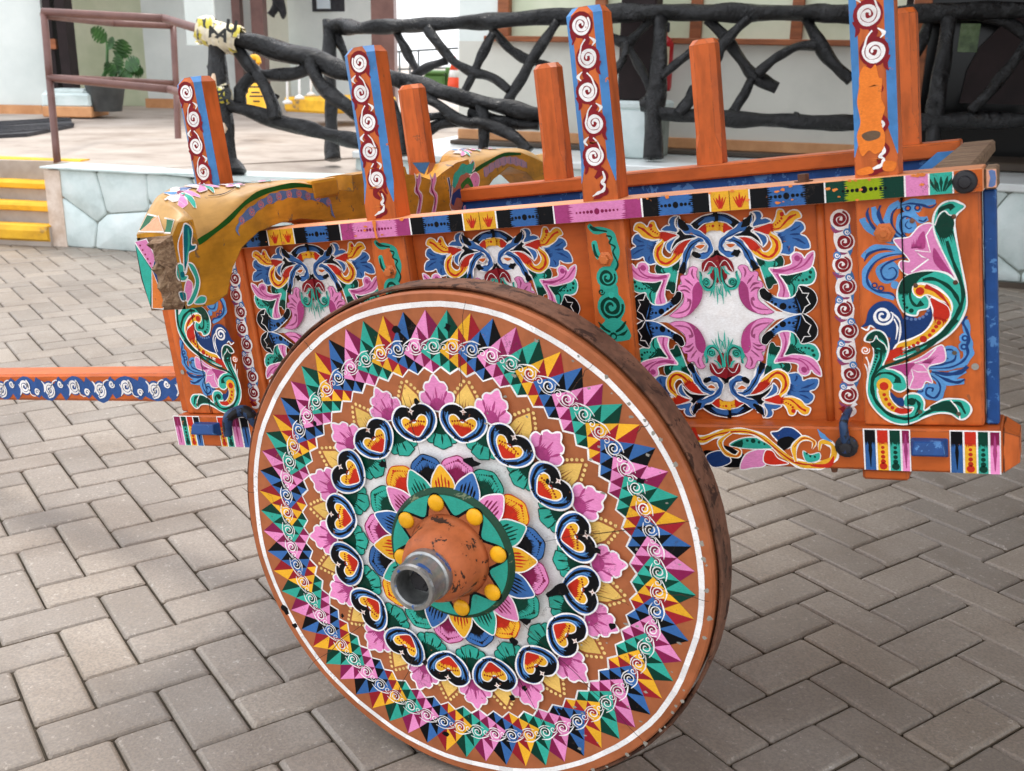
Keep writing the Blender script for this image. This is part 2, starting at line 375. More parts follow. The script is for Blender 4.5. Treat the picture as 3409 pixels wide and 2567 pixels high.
pv, pf = paver_mesh('paver', 2*PW-0.0042, PW-0.0042)
pme = bpy.data.meshes.new('paver'); pme.from_pydata(pv, [], pf); pme.update(); pme.materials.append(M['paver'])
def in_frame(P, m=0.04):
    q = CR.transposed() @ (P - CAM)
    if q.z > -0.2: return None
    x, y = q.x/-q.z*F0/W0, q.y/-q.z*F0/H0
    return -q.z if abs(x) < 0.5+m and abs(y) < 0.5+m else None
pave = mesh('pavement', [(-9,-3,-0.009), (6,-3,-0.009), (6,5.4,-0.009), (-9,5.4,-0.009)], [(0,1,2,3)], None, M['joint']); tag(pave, kind='structure')
WALL_L = [Vector((-9.0, 1.4)), Vector((-4.64, 2.92)), Vector((-3.75, 3.10)), Vector((-1.6, 3.9)), Vector((0.3, 4.86)), Vector((6, 5.2))]
def before_wall(x, y):
    for a, b in zip(WALL_L, WALL_L[1:]):
        if a.x <= x <= b.x: return y < a.y + (b.y-a.y)*(x-a.x)/(b.x-a.x) + 0.12
    return False
rp = random.Random(4); ca, sa = cos(TH), sin(TH); spots = []
for i in range(-130, 130):
    for j in range(-60, 60):
        a0, b0 = i+2*j, -i+2*j
        for (ax, bx, rotq) in ((a0+0.5, b0+1.0, 1), (a0+1.0, b0+2.5, 0)):
            x = U0 + (ca*ax + sa*bx)*PW; y = V0 + (sa*ax - ca*bx)*PW
            if -8.2 < x < 3.6 and -2.2 < y < 5.3 and before_wall(x, y):
                P = Vector((x, y, 0)); dp = in_frame(P); dist = (P-CAM).length
                if dist > 4.2 and dp is None and (x > 2.6 or y < -1.5): continue
                spots.append((dp if dp else 50+dist, x, y, rotq))
spots.sort()
fv, ff, ft = [], [], []
for k, (dp, x, y, q) in enumerate(spots):
    ang = TH + (-pi/2 if q else 0) + rp.uniform(-0.006, 0.006); z = rp.gauss(0, 0.0009); tx, ty = rp.gauss(0, 0.004), rp.gauss(0, 0.004)
    if k < 300:
        o = bpy.data.objects.new('paver', pme); COL.objects.link(o); o.parent = pave
        o.location = (x, y, z); o.rotation_euler = (tx, ty, ang)
    else:
        i0 = len(fv); c, s_ = cos(ang), sin(ang); tn = rp.random()
        for vx, vy, vz in pv: fv.append((x + c*vx - s_*vy, y + s_*vx + c*vy, z + vz)); ft.append(tn)
        ff.extend(tuple(i0+t for t in f) for f in pf)
me = bpy.data.meshes.new('paver'); me.from_pydata(fv, [], ff); me.update()
at = me.attributes.new('tone', 'FLOAT', 'POINT'); at.data.foreach_set('value', ft)
o = link('paver', me, pave, M['paver_far']); tag(o, kind='stuff')
# ---------------- stone-clad walls
def clip(poly, a, n):
    out = []
    for i in range(len(poly)):
        p, q = poly[i-1], poly[i]; dp, dq = (p-a).dot(n), (q-a).dot(n)
        if dp*dq < 0: out.append(p + (q-p)*(dp/(dp-dq)))
        if dq <= 0: out.append(q)
    return out
def stones(parent, A, B, z0, z1, cell, seed, thick=0.013, gap=0.007, z1b=None):
    """irregular stones over the vertical face A-B (plan points); the face looks to its right-hand side"""
    rnd = random.Random(seed); A = Vector(A); B = Vector(B); L = (B-A).length; e = (B-A)/L; nrm = Vector((e.y, -e.x)); H = z1-z0
    z1b = z1 if z1b is None else z1b
    nx, ny = max(1, round(L/cell)), max(1, round(H/(cell*0.85))); sites = []
    for i in range(nx):
        for j in range(ny): sites.append(Vector(((i+0.5+rnd.uniform(-.42,.42))*L/nx + (0.22*cell if j % 2 else -0.22*cell), (j+0.5+rnd.uniform(-.4,.4))*H/ny)))
    for s in sites:
        poly = [Vector((0,0)), Vector((L,0)), Vector((L,z1b-z0)), Vector((0,H))]
        for t in sites:
            if t is s: continue
            d = t-s
            if d.length < cell*3: poly = clip(poly, (s+t)/2 - d.normalized()*gap/2, d.normalized())
            if len(poly) < 3: break
        if len(poly) < 3: continue
        c = sum(poly, Vector((0,0)))/len(poly); bm = bmesh.new(); vs = [[], [], []]
        sm = []
        for i in range(len(poly)):                       # cut the corners a little
            p, q, r = poly[i-1], poly[i], poly[(i+1) % len(poly)]
            sm += [q.lerp(p, 0.07), q.lerp(r, 0.07)]
        for lvl, (sh, t) in enumerate(((0.0, -0.02), (0.0, thick*0.55), (0.012, thick))):
            for p in sm:
                d = (p-c); q = c + d*(1-sh/max(d.length, 0.05)); tt = t + (rnd.uniform(-0.002, 0.003) if lvl == 2 else 0)
                w = A + e*q.x + nrm*tt; vs[lvl].append(bm.verts.new((w.x, w.y, z0+q.y)))
        m = len(sm)
        for a, b in ((0,1),(1,2)):
            for i in range(m): bm.faces.new((vs[a][i], vs[a][(i+1) % m], vs[b][(i+1) % m], vs[b][i]))
        cc = bm.verts.new(sum((v.co for v in vs[2]), Vector())/m + Vector((nrm.x, nrm.y, 0))*0.005)
        for i in range(m): bm.faces.new((vs[2][i], vs[2][(i+1) % m], cc))
        frombm('stone', bm, parent, M['stonepaint'], True)
def prism(name, plan, z0, ztop, parent=None, mat=None):
    """plan polygon (ccw) extruded; ztop a number or one per corner"""
    n = len(plan); zt = ztop if hasattr(ztop, '__len__') else [ztop]*n
    vs = [(p[0], p[1], z0) for p in plan] + [(p[0], p[1], zt[i]) for i, p in enumerate(plan)]
    fs = [tuple(range(n))[::-1], tuple(range(n, 2*n))] + [(i, (i+1) % n, n+(i+1) % n, n+i) for i in range(n)]
    return mesh(name, vs, fs, parent, mat)
a, b, c, d = (-4.27, 3.02), (-3.70, 3.12), (-2.6, 3.52), (-0.55, 4.35)
rw = prism('retaining_wall', [a, b, c, (-2.75, 3.75), (-3.8, 3.35), (-4.32, 3.26)], -0.01, [0.43, 0.43, 0.36, 0.36, 0.43, 0.43], None, M['mortar'])
tag(rw, 'pale blue stone-clad retaining wall of the ramp beside yellow-edged steps', 'wall')
stones(rw, a, b, 0.0, 0.44, 0.25, 3); stones(rw, b, c, 0.0, 0.44, 0.27, 7, z1b=0.36)
qd = prism('wall_end', [(-4.345, 2.985), (-4.245, 3.005), (-4.27, 3.25), (-4.37, 3.23)], -0.01, 0.43, rw, M['plaster'])
cap = prism('coping', [(-4.35, 2.965), (-3.7, 3.07), (-2.58, 3.48), (-2.7, 3.74), (-3.8, 3.34), (-4.38, 3.22)], 0.4405, [0.4495, 0.4495, 0.373, 0.373, 0.4495, 0.4495], rw, M['stonepaint'])
# ---------------- steps with yellow nosings
st_dir = Vector((0.895, 0.446)).normalized(); st_n = Vector((-0.16, 0.987)).normalized()
for k in range(4):
    f0 = Vector((-4.33, 2.965)) + st_n*(0.115*k); z1 = 0.112*(k+1); lft = f0 + Vector((-1.6, -0.52))
    bk = st_n*(0.30 if k < 3 else 0.4)
    st = prism('step', [lft, f0, f0+bk*1.3, lft+bk*1.3], -0.01, z1-0.004, None, M['concrete'])
    tag(st, ['lowest concrete step with rounded yellow edge at the foot of the stone wall', 'second concrete step up with worn yellow edge', 'third concrete step up with flaking yellow edge', 'top concrete step with yellow edge below the handrail post'][k], 'step', 'concrete steps beside the retaining wall')
    bm = bmesh.new(); dd = (f0-lft).normalized(); nn = Vector((dd.y, -dd.x)); hk = 0.9 if k == 0 else 0.5; prof = [(0.0, 0.002), (0.022, 0.0), (0.034, -0.03*hk), (0.026, -0.085*hk), (-0.01, -0.108*hk), (-0.08, -0.1*hk), (-0.08, 0.0)]
    ends = []
    for t in range(9):
        p = lft.lerp(f0, t/8); wob = 0.004*sin(t*2.1+k)
        ends.append([bm.verts.new((p.x + nn.x*(q+wob), p.y + nn.y*(q+wob), z1 + r + 0.006 + wob*0.5)) for q, r in prof])
    for A_, B_ in zip(ends, ends[1:]):
        for i in range(7): bm.faces.new((A_[i], A_[(i+1) % 7], B_[(i+1) % 7], B_[i]))
    bm.faces.new(ends[0]); bm.faces.new(ends[-1]); frombm('nosing', bm, st, M['yellow'])
# ---------------- terrace, ramp, platform
tr = prism('terrace', [(-30, -2), (-6.2, 2.6), (-4.5, 3.2), (-3.75, 3.33), (-3.3, 4.3), (-2.9, 5.5), (1.0, 8.5), (1.0, 40), (-30, 40)], -0.01, 0.448, None, M['concrete']); tag(tr, kind='structure')
rampo = mesh('ramp', [(-3.8,3.3,.449), (-2.65,3.6,.375), (-0.7,4.45,.10), (-1.1,5.4,.12), (-2.9,5.1,.40), (-3.35,4.6,.449)], [(0,1,2,3,4,5)], None, M['concrete']); tag(rampo, kind='structure')
# ================================================================== RIGHT BUILDING on its platform
def fp(u, v, d): return far(u, v, d)
wl_, wr_ = fp(991, 112, 7.05), fp(2260, 112, 5.95)            # two sightings on the wall's face
wd2 = Vector((wr_.x-wl_.x, wr_.y-wl_.y)); WLN = wd2.length; we = wd2/WLN; wn = Vector((we.y, -we.x))   # along the wall, out of the wall
WO = Vector((wl_.x, wl_.y)); PZ = 0.51
def wpt(s, out, z): return (WO.x + we.x*s + wn.x*out, WO.y + we.y*s + wn.y*out, z)
def wallpos(u, v):                                             # sighting -> (along, height) on the wall face
    d = ray(u*S, v*S); n3 = Vector((wn.x, wn.y, 0)); t = (Vector((WO.x, WO.y, 0)) - Vector((CAM.x, CAM.y, 0))).dot(n3)/d.dot(n3); P = CAM + d*t
    return (Vector((P.x, P.y)) - WO).dot(we), P.z
def wbox(name, s0, s1, o0, o1, z0, z1, parent, mat, bev=0.0):
    bm = bmesh.new(); bbox(bm, s0, s1, o0, o1, z0, z1, bev)
    for v in bm.verts: v.co = Vector(wpt(v.co.x, v.co.y, v.co.z))
    return frombm(name, bm, parent, mat)
plat = prism('platform', [wpt(-0.25, 1.02, 0)[:2], wpt(7.5, 0.98, 0)[:2], wpt(7.5, -3, 0)[:2], wpt(-0.25, -3, 0)[:2]], -0.01, PZ-0.004, None, M['tile']); tag(plat, kind='structure')
pw_ = empty('platform_wall', wpt(0, 1.03, 0)); pw_.location = (0,0,0); tag(pw_, 'pale stone-clad platform wall running behind the painted cart to the building door', 'wall')
A2, B2 = Vector(wpt(-0.25, 1.04, 0)[:2]), Vector(wpt(7.5, 1.0, 0)[:2])
prism('wall_core', [A2, B2, B2 - wn*0.035, A2 - wn*0.035], -0.01, PZ-0.008, pw_, M['mortar'])
stones(pw_, A2, A2.lerp(B2, 0.8), 0.03, PZ-0.03, 0.34, 11); 
wbox('plinth_band', -0.2, 7.4, 1.035, 1.06, 0.0, 0.028, pw_, M['darkfloor']); wbox('coping', -0.26, 7.5, 0.75, 1.075, PZ-0.028, PZ+0.012, pw_, M['tile'], 0.006)
bd = empty('restaurant_building'); tag(bd, 'white rendered building with wooden window sill, terracotta skirting and dark glazed door', 'building')
_, zsk = wallpos(1563, 301); _, zsk0 = wallpos(1563, 324); s_l, _ = wallpos(991, 200); s_door, zz = wallpos(1968, 250); sw0, zw0 = wallpos(1100, 90); _, zw1 = wallpos(1640, 71)
HW = 3.0
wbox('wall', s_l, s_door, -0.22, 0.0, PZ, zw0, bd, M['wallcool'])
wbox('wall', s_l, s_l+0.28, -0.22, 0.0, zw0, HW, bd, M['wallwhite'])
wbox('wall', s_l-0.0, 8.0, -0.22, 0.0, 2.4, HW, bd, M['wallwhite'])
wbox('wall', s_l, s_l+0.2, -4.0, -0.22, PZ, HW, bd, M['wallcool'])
wbox('window_sill', s_l+0.2, s_door, -0.02, 0.07, zw0, zw0+0.035, bd, M['woodtrim'], 0.005)
wbox('window_frame', s_l+0.28, s_l+0.36, -0.06, 0.03, zw0+0.035, 2.4, bd, M['woodtrim'], 0.005)
wbox('window_pane', s_l+0.36, s_door-0.1, -0.04, -0.03, zw0+0.035, 2.4, bd, M['glass_green'])
for k in range(1, 4):
    s_ = s_l+0.36 + k*(s_door-s_l-0.46)/4; wbox('mullion', s_-0.035, s_+0.035, -0.06, 0.02, zw0+0.035, 2.4, bd, M['woodtrim'], 0.004)
wbox('skirting', s_l, s_door-0.09, 0.0, 0.02, zsk0, zsk, bd, M['skirting'], 0.004)
wbox('plinth', s_l, s_door-0.09, 0.0, 0.16, PZ, zsk0, bd, M['darkfloor'], 0.004)
dr = wbox('door', s_door+0.04, s_door+1.5, -0.16, -0.12, PZ+0.02, 2.35, bd, M['glass_dark'])
wbox('door_frame', s_door-0.06, s_door+0.04, -0.14, 0.03, PZ, 2.4, bd, M['woodtrim'], 0.006)
wbox('door_frame', s_door+1.5, s_door+1.6, -0.14, 0.03, PZ, 2.4, bd, M['woodtrim'], 0.006)
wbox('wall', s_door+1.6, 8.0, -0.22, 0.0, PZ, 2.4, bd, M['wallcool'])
wbox('threshold', s_door-0.06, s_door+1.6, -0.2, 0.30, PZ, PZ+0.05, bd, M['darkfloor'], 0.008)
# dark chair-back shape behind the glass and a painted patch of garden reflection
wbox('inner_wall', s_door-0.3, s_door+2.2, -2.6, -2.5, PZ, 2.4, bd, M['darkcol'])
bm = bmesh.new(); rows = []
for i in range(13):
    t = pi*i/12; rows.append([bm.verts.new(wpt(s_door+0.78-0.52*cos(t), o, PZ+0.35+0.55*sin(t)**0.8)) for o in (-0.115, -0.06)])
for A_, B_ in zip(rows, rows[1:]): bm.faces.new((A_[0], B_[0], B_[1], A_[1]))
bm.faces.new([r[1] for r in rows]); frombm('chair_back_shape', bm, dr, M['darkcol'])
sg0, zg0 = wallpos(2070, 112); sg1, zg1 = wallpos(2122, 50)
M['garden'] = m_plain('painted_garden_reflection', [(0.3, lin(58,74,48)), (0.5, lin(92,112,74)), (0.7, lin(130,146,110))], 14, 0.4)  # green reflection painted as plain colour on the door glass
wbox('door_reflection_patch', sg0, sg1, -0.115, -0.11, zg0, zg1, dr, M['garden'])
# unseen porch roof over platform and near yard, extent shaped to shade the paving
M['roof'] = m_plain('unseen_porch_roof', [(0.3, lin(120,80,44)), (0.7, lin(150,104,60))], 3, 0.8)
prism('unseen_porch_roof', [(-0.1, -0.45), (8.0, -0.45), (8.0, 8.0), (-0.15, 8.0)], 2.5, 2.65, bd, M['roof'])
# stone pedestal and dark timber post in front of the wall
sp0, zp1 = wallpos(1336, 210); sp1, _ = wallpos(1392, 210)
ped = empty('post_pedestal'); tag(ped, 'pale stone pedestal with a dark timber post standing before the building', 'pedestal')
sx = sp0+0.02
wbox('pedestal_core', sx, sx+0.36, 0.22, 0.52, PZ, zp1-0.04, ped, M['mortar'])
pa, pb = Vector(wpt(sx, 0.53, 0)[:2]), Vector(wpt(sx+0.36, 0.53, 0)[:2]); stones(ped, pa, pb, PZ, zp1-0.05, 0.26, 5)
pa, pb = Vector(wpt(sx-0.01, 0.22, 0)[:2]), Vector(wpt(sx-0.01, 0.52, 0)[:2]); stones(ped, pa, pb, PZ, zp1-0.05, 0.26, 6)
wbox('pedestal_cap', sx-0.02, sx+0.38, 0.2, 0.545, zp1-0.05, zp1, ped, M['stonepaint'], 0.015)
wbox('timber_post', sx+0.08, sx+0.29, 0.27, 0.46, zp1, 3.05, ped, M['darkcol'], 0.01)
# fire extinguisher on the wall
se, ze1 = wallpos(1444, 60); _, ze0 = wallpos(1444, 188)
fx = empty('fire_extinguisher'); tag(fx, 'red fire extinguisher with a pale label hanging on the wall behind the black log post', 'extinguisher')
M['red'] = m_plain('red_enamel', [(0.3, lin(150,20,28)), (0.7, lin(176,28,36))], 5, 0.3, 0.05)
M['label'] = m_plain('paper_label', [(0.3, lin(206,186,150)), (0.7, lin(226,210,178))], 12, 0.6)
bm = bmesh.new(); h = ze1-ze0; lathe(bm, [(0.055, 0), (0.062, 0.02), (0.062, h*0.78), (0.045, h*0.87), (0.02, h*0.92), (0.02, h)], 20, 'Z')
q = Vector(wpt(se, 0.12, ze0-0.02))
for v in bm.verts: v.co += q
frombm('cylinder', bm, fx, M['red'], True)
wbox('label_band', se-0.03, se+0.05, 0.183, 0.187, ze0+h*0.25, ze0+h*0.68, fx, M['label']); wbox('valve_handle', se-0.06, se+0.03, 0.1, 0.13, ze0+h-0.03, ze0+h+0.03, fx, M['black'], 0.006)
# ================================================================== BLACK LOG RAILINGS
def logs(root, specs, depth, rs=1.0, seed=0):
    for k, (name, pts, rad) in enumerate(specs):
        bm = bmesh.new(); w = []; rr = []
        rad = rad if hasattr(rad, '__len__') else [rad]
        for i, (u, v) in enumerate(pts):
            dd = depth(u) + (0.03 if name == 'branch' else 0.0)*(1 if k % 2 else -1); w.append(far(u, v, dd))
        avg = sum(depth(u) for u, v in pts)/len(pts)
        tube(bm, w, [r*rs*avg/2286 for r in rad], 12, 6, 0.22, seed*50+k)
        frombm(name, bm, root, M['log'], True)
z12 = lambda x, y: ((1200+x/2.765)/S, y/2.765/S)
z15 = lambda x, y: ((1500+x/2.765)/S, y/2.765/S)
z22 = lambda x, y: ((2200+x/2.777)/S, y/2.777/S)
z28 = lambda x, y: ((2850+x/2.776)/S, y/2.776/S)
z06 = lambda x, y: ((600+x/3.16)/S, y/3.16/S)
def mp(z, *pts): return [z(*p) for p in pts]
DF = lambda u: 5.75 - (u-490)*0.0005
DB = lambda u: 6.0 - (u-1415)*0.0004 + (0.12 if u < 760 else 0)
rf = empty('log_railing'); tag(rf, 'black painted log railing sloping down along the ramp from the taped post', 'railing', None)
logs(rf, [
 ('post', [(464,84),(469,130),(473,170),(480,240),(484,300),(488,345),(493,376)], [19,20,21,20,20,23,36]),
 ('knot', [(460,146),(452,150)], [12,9]),
 ('rail', [(488,82),(520,88),(560,96),(620,114),(680,127),(720,148),(790,162),(835,168),(870,178)], [17,18,19,20,23,22,19,18,17]),
 ('rail', mp(z12,(60,690),(180,690),(320,710),(480,760),(700,835),(900,890),(1100,935),(1400,1005),(1700,1060),(1850,1090)), [15,16,17,17,16,17,16,16,15,15]),
 ('rail', mp(z06,(470,1105),(700,1165),(900,1225),(1100,1300),(1400,1370),(1700,1450),(1900,1500),(2200,1590)), [15,15,16,16,16,15,15,14]),
 ('branch', [(500,92),(522,118),(545,148),(570,162),(640,158),(690,134)], [13,14,14,13,13,14]),
 ('branch', mp(z06,(1390,600),(1400,740),(1480,900),(1600,1010),(1740,1100),(1900,1220)), [18,17,17,16,15,14]),
 ('branch', mp(z06,(760,800),(660,900),(630,1000),(630,1110)), [12,13,13,13]),
 ('branch', mp(z06,(790,780),(880,890),(950,1030),(990,1150),(1000,1260)), [12,12,14,16,17]),
 ('branch', mp(z06,(960,1060),(1000,1010),(1010,990)), [11,9,7]),
 ('branch', mp(z12,(430,800),(560,880),(720,970),(850,1070),(1000,1130),(1100,1130),(1300,1200),(1450,1280),(1540,1400)), [12,12,12,12,12,13,14,14,13]),
 ('branch', mp(z12,(560,1260),(620,1205),(720,1150),(850,1125),(1040,1110)), [12,12,11,11,10]),
 ('post', mp(z12,(1090,950),(1130,1060),(1140,1200),(1130,1330),(1115,1480)), [10,14,12,11,12]),
 ('branch', mp(z12,(1000,1030),(1150,1090),(1300,1120),(1640,1155)), [12,13,13,12]),
 ('branch', mp(z12,(160,850),(280,940),(330,1060),(370,1250),(390,1430)), [10,10,11,11,12]),
 ('branch', mp(z12,(200,1060),(350,1080),(600,1080),(820,1060)), [10,10,10,9]),
], DF, 1.0, 1)
rb_ = empty('log_railing'); tag(rb_, 'black painted log railing standing level on the platform before the building', 'railing', None)
logs(rb_, [
 ('post', mp(z06,(1560,220),(1565,500),(1580,900),(1592,1250),(1602,1560),(1612,1680)), [15,14,14,14,15,20]),
 ('branch', mp(z06,(1600,330),(1660,420),(1720,530),(1760,640)), [11,10,9,8]),
 ('rail', [(702,60),(740,57),(779,62),(826,57),(896,55),(990,49),(1084,45),(1213,35),(1320,30),(1428,26),(1521,29),(1638,27),(1732,28),(1830,30),(1960,30),(2100,24),(2300,20)], [15,17,16,15,15,16,16,18,18,18,18,18,19,18,18,18,18]),
 ('post', mp(z15,(1930,160),(1925,350),(1918,600),(1905,800),(1870,960),(1862,1200),(1860,1460)), [17,16,16,18,22,20,22]),
 ('knot', mp(z15,(1800,960),(1740,970)), [20,13]),
 ('branch', mp(z12,(320,280),(400,430),(470,560),(540,690)), [8,10,9,9]),
 ('branch', mp(z12,(610,260),(740,430),(850,560),(1000,650),(1200,710),(1370,830)), [10,11,10,10,10,10]),
 ('branch', mp(z12,(480,700),(620,620),(800,560)), [9,9,9]),
 ('branch', mp(z12,(1220,310),(1110,520),(1030,700),(930,885)), [10,10,9,10]),
 ('branch', mp(z12,(1210,260),(1350,430),(1500,530),(1700,600),(1830,660)), [10,10,10,9,9]),
 ('branch', mp(z12,(1810,200),(1680,400),(1570,560),(1440,800),(1330,960)), [10,10,12,12,9]),
 ('branch', mp(z15,(1380,300),(1600,395),(1700,330),(1860,170)), [9,12,10,10]),
 ('branch', mp(z15,(1610,390),(1590,540),(1450,730)), [10,9,8]),
 ('branch', mp(z15,(1640,440),(1760,650),(1850,860)), [9,9,9]),
 ('branch', mp(z15,(1940,720),(2080,580),(2240,465)), [9,9,9]),
 ('branch', mp(z22,(430,180),(560,310),(640,400),(750,560),(860,700),(1075,815)), [10,12,13,13,14,13]),
 ('branch', mp(z22,(810,170),(670,300),(560,440),(510,580)), [10,11,11,10]),
 ('branch', mp(z22,(670,1040),(760,890),(840,730)), [12,11,10]),
 ('branch', mp(z22,(890,690),(1050,545),(1250,435),(1430,420)), [10,10,10,11]),
 ('branch', mp(z22,(1340,170),(1430,340),(1560,540),(1760,750)), [12,14,14,13]),
 ('branch', mp(z22,(160,1060),(260,930),(310,800)), [12,11,10]),
 ('rail', mp(z22,(-60,1040),(300,1075),(700,1100),(1200,1120),(1760,1140),(2100,1135),(2500,1125),(3100,1115),(3500,1100)), [17,15,16,16,16,17,17,18,18]),
 ('knot', mp(z22,(1250,1075),(1262,1045)), [9,7]),
 ('post', mp(z28,(870,80),(840,350),(790,620),(745,900),(725,1150),(715,1330)), [18,18,17,18,17,19]),
 ('knot', mp(z28,(720,960),(690,1010)), [17,11]),
 ('branch', mp(z28,(680,180),(600,400),(500,560),(400,700)), [11,12,11,11]),
 ('branch', mp(z28,(1600,380),(1480,540),(1300,770),(1060,1030)), [13,13,12,11]),
 ('branch', mp(z28,(960,110),(1250,160),(1450,240),(1700,420)), [13,13,12,12]),
], DB, 1.0, 2)
# yellow and black barrier tape wound on the taped post
def m_tape():
    g = NG('barrier_tape'); co = g.coords(); w = g.n('ShaderNodeTexWave'); w.inputs['Scale'].default_value = 9; w.inputs['Distortion'].default_value = 5; w.inputs['Detail'].default_value = 2; g.l(co, w.inputs['Vector'])
    n = g.noise(co, 14, 3, 0.6)
    c = g.ramp(w.outputs['Color'], [(0.13, lin(20,22,14)), (0.2, lin(206,188,56))]); c = g.mix(g.ramp(n, [(0.44, 0.0), (0.52, 0.9)]), c, lin(232,220,196))
    return g.out(c, 0.35)
M['tape'] = m_tape()
M['tapeblack'] = m_plain('tape_print', [(0.3, lin(22,22,18)), (0.7, lin(34,34,28))], 5, 0.5)
def taping(label, path, r, seed, letters):
    tp = empty('barrier_tape'); tag(tp, label, 'tape', 'yellow tape on the log railing')
    rnd = random.Random(seed)
    for j in range(5):
        bm = bmesh.new(); rows = []; n = 46; turns = 3.2
        ph = rnd.uniform(0, 6.28)
        cr = crom(path, 12)
        for i in range(n+1):
            t = i/n; p = cr[int(min(1, max(0, t*0.9+rnd.uniform(-.03,.03)+0.05))*(len(cr)-1))]
            ax = (cr[-1]-cr[0]).normalized(); a = ax.cross(Vector((0.2,0.1,1))).normalized(); b = ax.cross(a)
            an = ph + turns*2*pi*t; rr = r*(1+rnd.uniform(0.0, 0.45)+0.06*j); wdt = 0.03*rnd.uniform(0.6, 1.1)
            q = p + a*(rr*cos(an)) + b*(rr*sin(an)); rows.append([bm.verts.new(q - ax*wdt), bm.verts.new(q + (a*cos(an)+b*sin(an))*0.008), bm.verts.new(q + ax*wdt)])
        for A_, B_ in zip(rows, rows[1:]):
            bm.faces.new((A_[0], A_[1], B_[1], B_[0])); bm.faces.new((A_[1], A_[2], B_[2], B_[1]))
        frombm('tape_wrap', bm, tp, M['tape'], True)
    for ch, u, v, size, rot in letters:
        cu = bpy.data.curves.new('tape_letter', 'FONT'); cu.body = ch; cu.size = size; cu.extrude = 0.001; cu.align_x = 'CENTER'; cu.align_y = 'CENTER'; cu.offset = 0.004
        o = bpy.data.objects.new('tape_letter', cu); dg = bpy.context.evaluated_depsgraph_get(); COL.objects.link(o); bpy.context.view_layer.update()
        me = bpy.data.meshes.new_from_object(o.evaluated_get(bpy.context.evaluated_depsgraph_get())); bpy.data.objects.remove(o)
        o = link('tape_letter', me, tp, M['tapeblack']); o.location = far(u, v, DF(490)-0.135); o.rotation_euler = (radians(80), radians(rot), radians(26))
taping('yellow and black barrier tape knotted around the top of the log post', [far(438,62,5.75), far(470,76,5.75), far(520,90,5.74)], 0.050, 3, [('U', 500, 58, 0.085, 10), ('A', 481, 76, 0.085, 25), ('A', 458, 68, 0.07, -20)])
taping('yellow and black barrier tape tied halfway up the log post', [far(432,226,5.75), far(460,218,5.75), far(492,206,5.74)], 0.040, 8, [('E', 474, 209, 0.07, -12), ('O', 488, 204, 0.07, -10), ('N', 461, 214, 0.065, -14)])
M['barewood'] = m_plain('bare_wood', [(0.3, lin(196,160,128)), (0.7, lin(226,200,172))], 12, 0.7, sc3=(1,1,0.3))
for (pts) in ([(468,160),(470,190),(471,212)], [(483,250),(487,280),(483,300)]):
    bm = bmesh.new(); tube(bm, [far(u-6, v, 5.725) for u, v in pts], [0.012, 0.03, 0.01], 10, 4); frombm('bare_patch', bm, rf, M['barewood'], True)
# ================================================================== HANDRAIL (brown tube) at the steps
hr = empty('handrail'); tag(hr, 'brown painted tubular handrail with mid rail above the steps', 'handrail')
def pipe(name, pts, r, root, mat, d0):
    bm = bmesh.new()
    P = [far(p[0], p[1], p[2] if len(p) > 2 else d0) for p in pts]
    for a_, b_ in zip(P, P[1:]): tube(bm, [a_, b_], [r, r], 12, 2)
    return frombm(name, bm, root, mat, True)
pipe('post', [(95,30),(107,170),(124,352)], 0.021, hr, M['brown'], 6.2)
pipe('top_rail', [(92,26,6.2),(355,40,6.15),(470,75,5.78)], 0.024, hr, M['brown'], 6.2)
pipe('mid_rail', [(104,168,6.2),(365,193,6.1),(440,212,5.8)], 0.022, hr, M['brown'], 6.2)
pipe('top_rail', [(95,32,6.2),(240,50,7.6),(374,56,7.9)], 0.024, hr, M['brown'], 7.0)
pipe('post', [(374,56,7.9),(381,200,7.9),(386,330,7.9)], 0.024, hr, M['brown'], 7.9)
pipe('mid_rail', [(106,168,6.2),(240,172,7.6),(378,180,7.9)], 0.02, hr, M['brown'], 7.9)
# ================================================================== LEFT BUILDING, farther back across the terrace
def fbox(name, u0, u1, v0, v1, d, thick, parent, mat, d1=None, bev=0.0):
    """upright slab whose face spans the sighted rectangle at distance d (d1 at its right edge)"""
    d1 = d if d1 is None else d1; a_, b_ = far(u0, 112, d), far(u1, 112, d1)
    zt = far((u0+u1)/2, v0, (d+d1)/2).z; zb = far((u0+u1)/2, v1, (d+d1)/2).z
    e = Vector((b_.x-a_.x, b_.y-a_.y)); L = e.length; e /= L; n = Vector((e.y, -e.x))
    bm = bmesh.new(); bbox(bm, 0, L, -thick, 0, zb, zt, bev)
    for v in bm.verts: v.co = Vector((a_.x + e.x*v.co.x + n.x*v.co.y, a_.y + e.y*v.co.x + n.y*v.co.y, v.co.z))
    return frombm(name, bm, parent, mat)
lb = empty('terrace_building'); tag(lb, 'white walled building across the terrace with brown posts and a glazed bay', 'building')
fbox('wall', -320, 98, -330, 245, 10.2, 0.3, lb, M['wallwhite']); fbox('skirting', -320, 76, 226, 247, 10.17, 0.02, lb, M['skirting'])
fbox('wall', 312, 560, -330, 240, 11.6, 0.3, lb, M['wallwhite']); fbox('skirting', 305, 530, 216, 238, 11.57, 0.02, lb, M['skirting'])
fbox('glazed_bay', 120, 325, -330, 236, 11.9, 0.05, lb, M['glass_green'])
fbox('dark_gap_sheet', 60, 140, -330, 240, 11.0, 0.05, lb, M['darkcol'])  # dark sheet across the gap, its shade put into the colour
fbox('column', 128, 148, -330, 200, 10.0, 0.2, lb, M['darkcol']); fbox('column', 102, 118, -330, 200, 10.05, 0.2, lb, M['darkcol'])
fbox('diagonal_brace', 108, 122, 84, 106, 10.02, 0.05, lb, M['woodtrim'])
